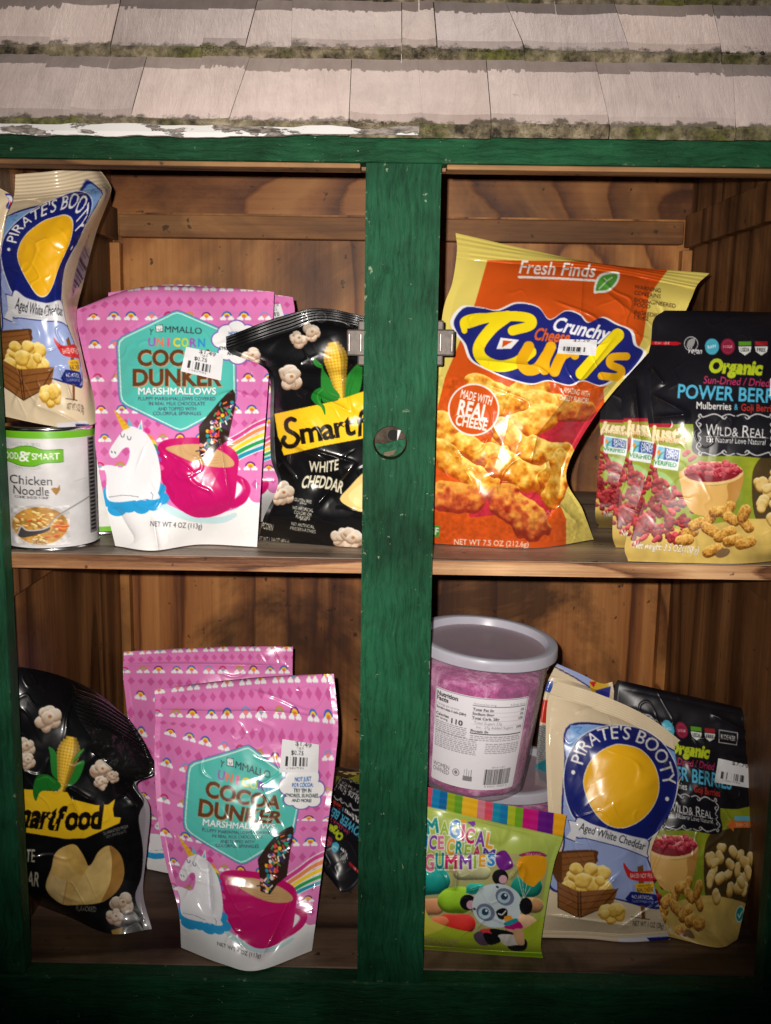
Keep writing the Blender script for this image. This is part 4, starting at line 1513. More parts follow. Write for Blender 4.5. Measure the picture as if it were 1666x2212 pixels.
def popcorn_lower():
    a = Art(40, 20, 1180, 2100, 0.32, BK)
    popped(a, 355, 455, 92, 33)
    popped(a, 190, 660, 66, 34)
    popped(a, 200, 760, 54, 35)
    popped(a, 740, 830, 72, 36)
    popped(a, 740, 920, 50, 37)
    popped(a, 825, 880, 46, 38)
    corn(a, (520, 600), (445, 985), 84, [[(355, 660), (400, 690), (425, 760), (440, 900), (380, 860), (365, 720)], [(615, 765), (590, 860), (540, 930), (460, 950), (490, 860), (560, 780)],
                                         [(610, 675), (560, 710), (530, 770), (600, 700)]], 2)
    a.poly([(100, 962), (260, 975), (490, 990), (520, 1040), (700, 1085), (790, 1080), (838, 1040), (822, 1110), (830, 1170), (880, 1175), (870, 1215), (620, 1325), (480, 1330), (180, 1282), (100, 1280)], YL)
    a.smooth([(270, 875), (350, 865), (440, 930), (420, 975), (300, 985), (262, 1055), (240, 980)], (30, 116, 40))
    a.line([(275, 900), (340, 880), (400, 920)], 8, (80, 160, 60), 0.6, True)
    k = (22, 16, 12)
    a.text('S', 60, 1140, 150, k, 70, 4, 0.1, 0.045)
    a.text('martf', 285, 1165, 165, k, 375, 6, 0.16, 0.045, spacing=0.9)
    a.text('ood', 612, 1172, 165, k, 272, -2, 0.16, 0.045, spacing=0.9)
    ch = ((170, 124, 60), (224, 186, 110), (240, 212, 146))
    a.smooth([(375, 1540), (400, 1440), (470, 1385), (560, 1380), (645, 1525), (720, 1420), (800, 1380), (880, 1450), (905, 1580), (860, 1700), (740, 1790), (560, 1810), (440, 1800), (335, 1690)], ch[1])
    a.smooth([(800, 1380), (880, 1450), (905, 1580), (860, 1700), (740, 1790), (800, 1650), (815, 1500)], ch[0])
    a.smooth([(480, 1390), (560, 1382), (640, 1530), (590, 1600), (500, 1500)], (214, 174, 92))
    a.poly([(335, 1690), (378, 1590), (490, 1640), (470, 1800), (440, 1800)], (232, 200, 136))
    a.line([(490, 1640), (460, 1800)], 8, (196, 150, 80))
    a.smooth([(600, 1600), (700, 1480), (800, 1420), (810, 1560), (780, 1680), (640, 1790), (520, 1790)], (232, 198, 124))
    a.mottle(335, 1380, 905, 1812, 0.16, 0.008, 5)
    cr = (196, 190, 168)
    a.text('WHITE', 160, 1450, 90, cr, 190, 2, 0, 0.01)
    a.text('CHEDDAR', 130, 1610, 100, cr, 320, 6, 0, 0.02)
    popped(a, 890, 1800, 78, 40)
    popped(a, 840, 1900, 62, 41)
    a.text('FLAVORED', 627, 1838, 38, (150, 146, 132), 145, 3)
    a.text('GUARANTEED FRESH', 840, 1265, 22, (170, 168, 160), 185, -17)
    a.text('UNTIL PRINTED DATE', 845, 1295, 18, (150, 148, 140), 150, -17)
    a.poly([(810, 1995), (900, 1970), (880, 2030), (820, 2040)], (170, 136, 60))
    # the bare foil of the back wrapping round the right side
    a.smooth([(985, 905), (1010, 980), (1050, 1060), (1010, 1180), (1040, 1400), (1030, 1600), (985, 1740), (1020, 1850), (1130, 1930), (1130, 900)], (150, 142, 150))
    return a.done()


p = pouch('popcorn_bag', 'black popcorn bag in the lower left corner with its ribbed top seal flopped over', 'bag', Q4,
          [[(60, 60), (400, 130), (680, 250), (930, 450)], [(60, 400), (420, 430), (740, 520), (1070, 690)], [(66, 750), (440, 760), (760, 780), (1120, 850)], [(72, 980), (440, 980), (740, 980), (990, 930)],
           [(80, 1200), (450, 1200), (770, 1180), (1088, 1100)], [(100, 1500), (460, 1500), (760, 1500), (1070, 1400)], [(120, 1690), (480, 1780), (770, 1830), (1042, 1720)], [(140, 1760), (480, 1890), (800, 2020), (1105, 1985)]],
          np.array([[0.06, 0.10, 0.13, 0.14], [0.055, 0.09, 0.11, 0.12], [0.055, 0.085, 0.10, 0.105], [0.055, 0.085, 0.095, 0.10], [0.055, 0.085, 0.09, 0.095], [0.06, 0.085, 0.085, 0.09], [0.08, 0.08, 0.075, 0.08], [0.1, 0.08, 0.08, 0.08]]), popcorn_lower(), FILM2, 'black popcorn bags, one on each shelf', bulge=0.022, wr=0.0022, seed=15, floor=ZFLOOR, low=1.3,
          creases=[(520, 1020, 620, 1250, 0.003, 30), (660, 690, 860, 880, 0.003, 40), (900, 1000, 1000, 1100, 0.003, 30), (480, 940, 680, 1060, 0.003, 40)])
# its folded-over seal
fr = np.array([[(545, 235), (720, 300), (930, 445)], [(525, 320), (740, 400), (1010, 560)], [(560, 430), (800, 520), (1080, 690)], [(660, 590), (880, 640), (1128, 838)], [(670, 690), (860, 850), (985, 915)]], float)
fx_, fy_ = Q4(fr)
tv, t = params(np.stack([fx_, fy_], -1), 0, 1.2)
tu, s = params(np.stack([fx_, fy_], -1), 1, 1.2)
Wv, Wu = crmat(5, tv), crmat(3, tu)
gx, gy = Wv @ fx_ @ Wu.T, Wv @ fy_ @ Wu.T
SS, TT = np.meshgrid(s, t)
dY = surf_depth(p, gx, gy)
h = 0.004 + 0.007 * np.sin(np.pi * np.clip(TT, 0, 1)) ** 0.8 + np.where(TT < 0.56, 0.0015 * np.sin(TT * 95) * np.clip(SS * 6, 0, 1), 0.0016 * (fbm(gx / 14, gy / 14, 4) - 0.5))
Vf = at(gx, gy, dY - h)
grid_mesh('top_seal', Vf, np.full(Vf.shape, 20.0), FILM2, p.root, None, [(at(gx, gy, dY - h + 0.002), np.full(Vf.shape, 20.0), None, True)])

# ---------- cheddar puff bags (the cartoon sailor is left off the yellow disc)
NAVY = (24, 34, 110)
BEIGE = (216, 198, 166)
LAV = (152, 168, 214)


def puffs(a, x0, y0, x1, y1, n, r, seed):
    q = random.Random(seed)
    for i in range(n):
        a.tube([(q.uniform(x0, x1), q.uniform(y0, y1))], r * q.uniform(0.8, 1.2), (176, 130, 40), (232, 194, 92), (250, 228, 150), seed + i, 1.2 / r, 0.4, 0.3)


def puff_art():
    a = Art(40, 140, 1480, 2010, 0.30, BEIGE)
    # panel
    a.smooth([(265, 475), (700, 520), (1105, 725), (1075, 790), (1020, 880), (1000, 1010), (930, 1130), (840, 1260), (800, 1370), (870, 1560), (900, 1760), (600, 1700), (480, 1680), (150, 1640), (130, 1500), (215, 1330), (205, 1080), (225, 760)], NAVY, 1, 6)
    a.smooth([(275, 490), (700, 532), (1090, 730), (1062, 790), (1008, 880), (988, 1010), (920, 1130), (830, 1260), (790, 1370), (858, 1560), (885, 1745), (600, 1690), (480, 1668), (162, 1628), (142, 1500), (227, 1330), (217, 1080), (237, 760)], LAV, 1, 6)
    a.poly([(268, 480), (470, 492), (240, 740)], (122, 164, 214))
    a.poly([(910, 620), (1098, 728), (1020, 850)], (122, 164, 214))
    a.line([(290, 500), (350, 495), (310, 530), (340, 545)], 5, (70, 110, 180))
    a.line([(1010, 700), (1050, 720), (1020, 760)], 5, (70, 110, 180))
    ring = [(218, 880), (245, 700), (340, 560), (480, 492), (620, 480), (780, 510), (920, 610), (1010, 770), (1018, 900), (985, 1050), (920, 1180), (840, 1260), (760, 1290), (560, 1240), (330, 1160), (255, 1060)]
    c = np.array((620, 880))
    for f, cc in ((1.0, (232, 232, 236)), (0.985, NAVY)):
        a.smooth(c + (np.array(ring) - c) * f, cc)
    oval = [(358, 900), (380, 780), (450, 680), (560, 620), (640, 615), (760, 650), (850, 750), (888, 880), (870, 1000), (800, 1110), (700, 1180), (600, 1200), (500, 1160), (410, 1050)]
    c = np.array((625, 905))
    for f, cc in ((1.0, (240, 236, 224)), (0.982, (236, 178, 28))):
        a.smooth(c + (np.array(oval) - c) * f, cc)
    a.text("PIRATE'S BOOTY", 0, 0, 88, (236, 234, 230), path=[(312, 745), (350, 640), (460, 555), (620, 532), (770, 570), (880, 660), (935, 780), (960, 900)], bold=0.006, spacing=1.02)
    for x, y in ((288, 810), (942, 995)):
        a.ell(x, y, 14, 15, (236, 234, 230))
    # ribbon
    for f, cc in ((6, NAVY), (0, (216, 216, 220))):
        a.poly([(256 - f, 1145 - f), (330, 1160), (300, 1300), (352 + f, 1310 + f), (236 - f, 1262 + f), (272, 1215)], cc)
        a.smooth([(318 - f, 1130 - f), (420, 1170 - f), (560, 1215 - f), (700, 1255 - f), (808 + f, 1285), (800 + f, 1370), (806 + f, 1400 + f), (740, 1375 + f), (620, 1330 + f), (470, 1290 + f), (380, 1268 + f), (304 - f, 1250 + f)], cc, 1, 5)
    a.text('Aged White Cheddar', 0, 0, 54, (30, 30, 40), path=[(335, 1185), (480, 1232), (640, 1278), (790, 1328)], bold=0.004)
    # chest of puffs
    wd, wl = (92, 54, 26), (134, 84, 42)
    a.smooth([(140, 1500), (150, 1410), (200, 1360), (440, 1352), (455, 1400), (440, 1450), (250, 1560), (200, 1600)], wd, 1, 4)
    a.poly([(210, 1375), (430, 1362), (440, 1440), (300, 1500), (210, 1560)], wl)
    for k in range(3):
        a.line([(212, 1410 + 45 * k), (430, 1392 + 30 * k)], 5, wd)
    puffs(a, 250, 1480, 540, 1630, 30, 46, 60)
    a.poly([(180, 1570), (320, 1640), (330, 1820), (180, 1750)], wl)
    a.poly([(320, 1640), (600, 1620), (560, 1740), (470, 1760), (330, 1825)], wl)
    for k in range(3):
        a.line([(182, 1610 + 45 * k), (322, 1680 + 45 * k), (580, 1650 + 40 * k)], 6, wd)
    for x in (320, 338):
        a.line([(x, 1640), (x + 4, 1820)], 8, (60, 36, 20))
    a.line([(180, 1565), (182, 1750), (330, 1825), (470, 1765), (600, 1620)], 6, (50, 30, 16))
    puffs(a, 480, 1770, 620, 1810, 8, 46, 90)
    # signpost
    a.poly([(735, 1470), (775, 1455), (790, 1830), (765, 1835)], (120, 76, 40))
    a.smooth([(640, 1440), (700, 1500), (860, 1495), (868, 1565), (700, 1560), (650, 1500)], (196, 40, 40), 1, 5)
    a.text('BAKED NOT FRIED', 770, 1530, 30, (236, 226, 220), 170, 0, bold=0.01)
    a.poly([(715, 1588), (850, 1575), (845, 1650), (735, 1655)], (230, 176, 40))
    a.text('MADE WITH', 785, 1600, 16, (60, 50, 30), 90, -3)
    a.text('REAL CHEESE', 788, 1628, 28, (60, 50, 30), 112, -3, bold=0.01)
    a.poly([(650, 1690), (690, 1640), (860, 1660), (900, 1710), (850, 1750), (680, 1720)], NAVY)
    a.text('NO ARTIFICIAL', 772, 1680, 26, (230, 230, 236), 150, 4, bold=0.008)
    a.text('COLORS OR PRESERVATIVES', 772, 1710, 16, (200, 204, 220), 150, 4)
    a.line([(690, 1815), (820, 1835)], 5, (70, 60, 50))
    a.text('NET WT 1 OZ (28g)', 810, 1870, 36, (60, 52, 46), 215, 5, bold=0.004)
    # bottom hem
    a.poly([(600, 1965), (960, 1935), (1000, 1990), (960, 2010), (600, 2010)], (216, 214, 220))
    a.poly([(800, 1962), (1000, 1950), (1000, 2010), (840, 2010)], NAVY)
    # side panel with its facts table
    a.poly([(1180, 140), (1480, 140), (1480, 700), (1190, 700)], BEIGE)
    a.poly([(1185, 700), (1480, 700), (1480, 1420), (1190, 1420)], (160, 142, 158))
    for y in range(760, 1400, 52):
        a.line([(1200, y), (1470, y)], 7 if y % 3 else 16, (46, 40, 60))
    for y in range(780, 1400, 26):
        a.line([(1205, y), (1205 + (y * 37) % 190 + 50, y)], 8, (92, 80, 100))
    a.poly([(1190, 1420), (1480, 1420), (1480, 2010), (1190, 2010)], BEIGE)
    a.poly([(1290, 1640), (1480, 1640), (1480, 1800), (1330, 1800)], (50, 90, 170))
    return a.done()


PUFF = puff_art()
PUFFG = 'cheddar puff bags with a blue ring'
Q8N = np.array([
    [(160, 172), (480, 270), (820, 430), (1155, 685)],
    [(108, 330), (400, 420), (720, 540), (1078, 785)],
    [(96, 600), (400, 640), (720, 700), (1028, 880)],
    [(105, 900), (390, 920), (680, 960), (988, 1040)],
    [(115, 1150), (360, 1180), (600, 1230), (875, 1235)],
    [(112, 1450), (360, 1450), (600, 1450), (825, 1420)],
    [(86, 1750), (360, 1750), (620, 1750), (882, 1730)],
    [(65, 1960), (380, 1968), (660, 1992), (962, 1975)]], float)
pouch('puff_bag', 'beige cheddar puff bag with a blue ring, in front on the lower right shelf', 'bag', Q8, Q8N, [0.12, 0.11, 0.095, 0.085, 0.075, 0.07, 0.06, 0.05],
      PUFF, FILM2, PUFFG, backcol=(200, 182, 150), bulge=0.016, wr=0.002, seed=41, seal=(0.06, 0.03), ribs=(40, 0.0003), floor=ZFLOOR, fine=0.0009, low=1.4,
      creases=[(330, 1830, 620, 1500, 0.0025, 30), (100, 1800, 700, 1880, 0.003, 40), (600, 1900, 900, 1700, 0.002, 30), (980, 560, 1020, 900, 0.002, 25), (470, 330, 300, 400, 0.002, 25)])
PA = np.array([
    [(160, 172), (480, 270), (820, 430), (1155, 685), (1400, 160)],
    [(140, 240), (450, 335), (780, 470), (1125, 725), (1400, 420)],
    [(108, 360), (400, 440), (720, 545), (1078, 770), (1400, 690)],
    [(96, 720), (400, 740), (700, 790), (1000, 940), (1400, 860)],
    [(110, 1060), (380, 1070), (640, 1110), (925, 1140), (1420, 1080)],
    [(115, 1255), (360, 1260), (600, 1300), (850, 1330), (1420, 1280)],
    [(112, 1560), (360, 1560), (600, 1560), (850, 1560), (1240, 1480)],
    [(86, 1790), (360, 1790), (620, 1790), (895, 1790), (1300, 1760)],
    [(65, 1960), (380, 1968), (660, 1992), (962, 1985), (1180, 1990)]], float)
Z1N = np.array([
    [(-130, 200), (170, 172), (450, 145), (660, 82), (740, 80)],
    [(-120, 330), (180, 330), (470, 300), (760, 250), (862, 240)],
    [(-110, 470), (190, 430), (480, 400), (785, 365), (872, 340)],
    [(-110, 700), (170, 700), (420, 690), (630, 670), (760, 640)],
    [(-100, 1010), (170, 1010), (380, 1010), (500, 950), (660, 1030)],
    [(-90, 1300), (150, 1300), (350, 1300), (520, 1260), (605, 1300)],
    [(-70, 1620), (180, 1620), (420, 1620), (620, 1620), (660, 1640)],
    [(-40, 1900), (210, 1920), (460, 1920), (650, 1900), (745, 1920)],
    [(20, 2085), (250, 2135), (500, 2180), (690, 2200), (808, 2255)]], float)
pouch('puff_bag', 'beige cheddar puff bag standing on the front soup can, its sides pinched in', 'bag', Z1, Z1N, np.array([
    [0.10, 0.10, 0.10, 0.12, 0.13], [0.10, 0.095, 0.095, 0.115, 0.14], [0.09, 0.085, 0.085, 0.10, 0.14], [0.08, 0.075, 0.07, 0.085, 0.14], [0.075, 0.068, 0.064, 0.07, 0.12],
    [0.07, 0.062, 0.06, 0.062, 0.10], [0.066, 0.06, 0.058, 0.062, 0.09], [0.064, 0.058, 0.058, 0.066, 0.085], [0.066, 0.06, 0.06, 0.07, 0.085]]),
      PUFF, FILM2, PUFFG, backcol=(200, 182, 150), artrows=PA, bulge=0.012, back=0.015, wr=0.0022, seed=44, seal=(0.11, 0.0), ribs=(48, 0.0005), low=1.2,
      creases=[(640, 1620, 760, 1840, 0.003, 25), (420, 1850, 900, 1980, 0.0025, 30), (470, 380, 560, 480, -0.003, 30), (300, 1250, 620, 1300, 0.002, 30)])


def sliver_art():
    a = Art(-300, 100, 300, 1100, 0.3, BEIGE)
    a.smooth([(40, 330), (95, 335), (118, 380), (128, 440), (60, 450), (50, 420), (70, 380)], (60, 50, 130), 1, 5)
    a.smooth([(50, 345), (90, 348), (105, 390), (75, 400), (70, 370)], (214, 210, 220), 1, 5)
    a.poly([(70, 378), (120, 420), (85, 440)], (176, 40, 40))
    return a.done()


pouch('puff_bag', 'beige bag edge at the far left frame, in front of the pinched puff bag', 'bag', Z1,
      [[(-300, 260), (-120, 270), (10, 290)], [(-290, 420), (-100, 420), (100, 360)], [(-280, 560), (-110, 560), (52, 500)], [(-280, 700), (-120, 700), (25, 660)], [(-280, 860), (-140, 860), (-10, 850)], [(-280, 1040), (-150, 1040), (-30, 1040)]],
      [0.062, 0.06, 0.06, 0.06, 0.06, 0.06], sliver_art(), FILM2, PUFFG, backcol=(200, 182, 150), bulge=0.008, back=0.008, wr=0.002, seed=47)


def foil_art():
    a = Art(0, 0, 700, 1100, 0.3, BEIGE)
    a.line([(160, 75), (300, 150), (470, 260), (560, 330)], 9, NAVY)
    a.poly([(172, 50), (330, 100), (470, 200), (440, 235), (300, 140), (170, 66)], LAV)
    a.smooth([(400, 180), (450, 170), (530, 185), (520, 260), (430, 260)], (200, 160, 40), 1, 4)
    a.poly([(400, 180), (450, 178), (430, 220)], (180, 30, 30))
    a.poly([(440, 240), (550, 210), (540, 290), (460, 280)], (40, 44, 130))
    a.poly([(60, 180), (150, 170), (140, 260), (70, 240)], (50, 80, 160))
    a.poly([(60, 300), (165, 320), (150, 400), (100, 470), (60, 460)], (200, 50, 34))
    a.poly([(30, 480), (130, 480), (120, 820), (20, 800)], (150, 150, 150))
    for k in range(26):
        a.line([(25, 490 + 12 * k), (115, 495 + 12 * k)], 4, (60, 60, 62))
    a.poly([(20, 760), (130, 700), (130, 900), (60, 860)], (30, 110, 120))
    return a.done()


pouch('puff_bag', 'puff bag behind the lower beige one, only its blue-edged top and barcode side showing', 'bag', Q8,
      [[(172, 52), (330, 120), (480, 190), (560, 180)], [(110, 180), (280, 220), (450, 270), (580, 300)], [(75, 330), (250, 360), (430, 420), (590, 440)], [(40, 600), (220, 640), (420, 660), (600, 660)], [(20, 900), (220, 900), (420, 900), (600, 900)], [(10, 1300), (220, 1300), (420, 1300), (600, 1300)], [(10, 1640), (220, 1640), (420, 1640), (600, 1640)]],
      [0.19, 0.185, 0.18, 0.17, 0.165, 0.155, 0.14], foil_art(), FILM2, PUFFG, bulge=0.012, back=0.015, wr=0.002, seed=49, seal=(0.05, 0), floor=ZFLOOR, step=1.8)

# ---------- cheese curls bag
def curls_art():
    YE, OR = (222, 203, 104), (208, 84, 26)
    a = Art(-60, 20, 1660, 1860, 0.34, YE)
    a.poly([(358, 203), (500, 205), (1180, 212), (1392, 232), (1320, 330), (1268, 400), (1235, 640), (1180, 760), (1010, 930), (1020, 1060), (900, 1260), (740, 1550), (775, 1600), (800, 1660), (800, 1860), (-60, 1860), (-60, 1300), (70, 1060), (120, 860), (170, 740), (290, 440)], OR)
    dk, md, lt = (168, 74, 20), (224, 150, 44), (250, 214, 110)
    a.smooth([(600, 1050), (980, 1060), (900, 1300), (760, 1560), (620, 1700), (420, 1640), (250, 1640), (380, 1450)], (190, 44, 60), 1, 5)
    r = 62
    for i, (pts, rr) in enumerate([
        ([(290, 905), (420, 960), (560, 990)], 58), ([(560, 960), (620, 900), (640, 930)], 78), ([(440, 1020), (600, 1000), (740, 1030)], 66), ([(780, 1060), (900, 1050)], 52), ([(100, 1120), (130, 1200)], 66),
        ([(460, 1210), (560, 1130), (690, 1080)], 74), ([(450, 1170), (560, 1260), (720, 1300), (790, 1310)], 70), ([(230, 1230), (300, 1290), (420, 1310)], 64), ([(90, 1270), (180, 1360), (290, 1430), (360, 1470)], 62),
        ([(430, 1350), (540, 1410), (660, 1440), (760, 1400)], 72), ([(780, 1330), (770, 1430), (720, 1540)], 58), ([(70, 1530), (150, 1530), (260, 1540)], 76), ([(450, 1550), (540, 1610), (610, 1700)], 86)]):
        hot = 0.5 if i in (3, 11, 12) else 0
        a.tube(pts, rr * 1.1, (140, 44, 28) if hot else dk, (190, 92, 44) if hot else md, (226, 160, 66) if hot else lt, 70 + i, 0.03, 0.75, 0.18)
    a.mottle(60, 850, 1000, 1790, 0.16, 0.06, 8)
    # logo
    logo = [(150, 540), (215, 462), (320, 468), (410, 482), (520, 440), (640, 462), (708, 535), (800, 485), (880, 505), (930, 552), (1010, 522), (1090, 560), (1175, 600), (1200, 680), (1252, 728), (1160, 850), (1080, 880), (1000, 915), (900, 885), (820, 912), (700, 885), (600, 905), (470, 872), (370, 830), (260, 768), (218, 672), (170, 610)]
    c = np.array((690, 680))
    for f, cc in ((1.0, (238, 238, 238)), (0.965, (34, 40, 120))):
        a.smooth(c + (np.array(logo) - c) * f, cc)
    YC, YD = (246, 222, 30), (236, 176, 24)
    a.line([(228, 600), (222, 545), (290, 520), (400, 520)], 34, YC, 1, True)
    a.line([(250, 560), (350, 530), (480, 518), (590, 530), (600, 570), (500, 600)], 56, YC, 1, True)
    a.line([(470, 520), (380, 590), (310, 690), (330, 760), (420, 800), (520, 780), (600, 720)], 66, YC, 1, True)
    a.line([(590, 690), (550, 770), (580, 820), (640, 810), (690, 740)], 62, YD, 1, True)
    a.line([(715, 690), (680, 770), (680, 820)], 60, YD, 1, True)
    a.line([(800, 700), (760, 770), (735, 830)], 60, YD, 1, True)
    a.line([(770, 750), (830, 720), (850, 740)], 48, YD, 1, True)
    a.line([(1090, 625), (980, 740), (890, 840)], 74, YC, 1, True)
    a.line([(1140, 745), (1060, 750), (1050, 790), (1110, 820), (1090, 860), (1000, 855)], 44, YD, 1, True)
    a.poly([(432, 640), (536, 652), (490, 702), (408, 704)], (238, 238, 238))
    a.poly([(445, 655), (500, 660), (440, 695)], OR)
    a.text('Crunchy', 890, 590, 76, (238, 238, 240), 320, 11, 0.3, 0.03)
    a.text('Cheese', 725, 628, 66, (220, 100, 40), 200, 6, 0.25, 0.03)
    a.text('Fresh Finds', 755, 252, 72, (240, 238, 234), 425, 3, 0.2, 0.012)
    a.line([(535, 298), (760, 306), (960, 318)], 13, (240, 238, 234))
    a.smooth([(955, 385), (970, 310), (1010, 275), (1098, 272), (1090, 330), (1040, 380), (985, 388)], (236, 238, 230))
    a.smooth([(968, 372), (982, 318), (1016, 288), (1086, 284), (1078, 328), (1034, 368), (990, 374)], (84, 156, 60))
    a.line([(985, 365), (1030, 320), (1060, 300)], 6, (210, 226, 190))
    a.line([(1030, 320), (1015, 305)], 5, (210, 226, 190))
    k = (70, 40, 30)
    for s, y, w in (('WARNING', 352, 150), ('CONTAINS', 385, 150), ('BIOENGINEERED', 425, 235), ('FOOD', 452, 90), ('INGREDIENTS', 495, 190), ('15:42', 522, 80)):
        a.text(s, 1185, y, 22, k, w, 9, anchor='l', bold=0.006)
    a.text('AMAZING WITH', 860, 945, 30, (240, 234, 226), 150, 10, bold=0.012)
    a.text('CHEESY FLAVOR!', 845, 985, 30, (240, 234, 226), 165, 8, bold=0.012)
    a.ell(280, 1045, 145, 148, (238, 232, 226), 0)
    a.ell(280, 1045, 136, 139, (206, 84, 26), 0)
    a.text('MADE WITH', 296, 975, 46, (240, 236, 230), 180, 14, bold=0.02)
    a.text('REAL', 278, 1048, 82, (240, 236, 230), 172, 12, bold=0.035)
    a.text('CHEESE', 268, 1118, 56, (240, 236, 230), 180, 11, bold=0.03)
    a.poly([(30, 1690), (92, 1700), (84, 1762), (30, 1758)], (60, 150, 50))
    a.text('GF', 55, 1728, 40, (240, 240, 236), 55, 6, bold=0.02)
    a.text('NET WT 7.5 OZ (212.6g)', 380, 1795, 30, (238, 226, 210), 420, 2, bold=0.01)
    a.text('zesty', 680, 1640, 40, (230, 140, 110), 70, -50)
    # pleats of the top seal are shape, its pale edge is print
    return a.done()


p = pouch('curls_bag', 'orange and yellow cheese curls bag leaning right of the green post', 'bag', Q2, [
    [(178, 50), (600, 145), (1020, 226), (1608, 277)], [(186, 150), (590, 200), (1010, 240), (1540, 340)], [(160, 330), (575, 330), (1000, 360), (1500, 430)], [(110, 480), (560, 480), (980, 500), (1440, 540)],
    [(66, 800), (470, 780), (860, 790), (1252, 738)], [(-30, 1080), (360, 1080), (700, 1080), (985, 1050)], [(-40, 1400), (300, 1400), (580, 1400), (802, 1392)], [(-40, 1600), (330, 1610), (640, 1610), (892, 1605)], [(-40, 1790), (330, 1815), (650, 1822), (955, 1775)]],
    np.array([[0.15] * 4, [0.14] * 4, [0.125] * 4, [0.115, 0.11, 0.11, 0.12], [0.09, 0.085, 0.085, 0.10], [0.075, 0.07, 0.07, 0.08], [0.065, 0.06, 0.06, 0.07], [0.06, 0.055, 0.055, 0.075], [0.05, 0.045, 0.045, 0.06]]),
    curls_art(), FILM2, None, backcol=(214, 194, 96), bulge=0.024, back=0.026, wr=0.003, seed=52, seal=(0.06, 0.0), ribs=(30, 0.0005), floor=ZSHELF, low=1.3, step=1.3,
    creases=[(1100, 600, 640, 1180, 0.0035, 40), (900, 200, 880, 560, 0.0025, 30), (640, 1180, 600, 1360, 0.003, 30), (330, 1440, 620, 1460, 0.004, 50), (440, 1080, 520, 860, 0.002, 30),
             (960, 1060, 700, 1660, -0.006, 40), (260, 760, 640, 800, 0.0025, 40), (740, 1560, 880, 1700, 0.005, 40), (150, 1230, 300, 1500, 0.0025, 35), (1020, 380, 1250, 560, 0.003, 40)])
sticker(p, Q2, [(765, 648), (976, 652), (966, 742), (750, 728)], price_art('$2.29', False, '', 6))

# ---------- berry pouches
def scrolls(a, x0, y0, x1, y1, col):
    cx = (x0 + x1) / 2
    for sy, y in ((1, y0), (-1, y1)):
        for sx in (-1, 1):
            X = lambda d: cx + sx * d
            hw = (x1 - x0) / 2
            a.line([(X(10), y + sy * 18), (X(60), y + sy * 4), (X(110), y + sy * 26), (X(90), y + sy * 42), (X(74), y + sy * 26)], 9, col, 1, True)
            a.line([(X(100), y + sy * 30), (X(170), y + sy * 2), (X(hw - 40), y + sy * 26), (X(hw - 20), y + sy * 4), (X(hw - 4), y + sy * 18), (X(hw - 18), y + sy * 34)], 10, col, 1, True)
            a.line([(X(hw - 8), y + sy * 40), (X(hw + 14), y + sy * 70), (X(hw - 4), y + sy * 104), (X(hw - 24), y + sy * 84), (X(hw - 8), y + sy * 72)], 9, col, 1, True)
            a.line([(X(hw - 6), y + sy * 110), (X(hw - 22), y + sy * 140), (X(hw - 2), y + sy * 160)], 8, col, 1, True)


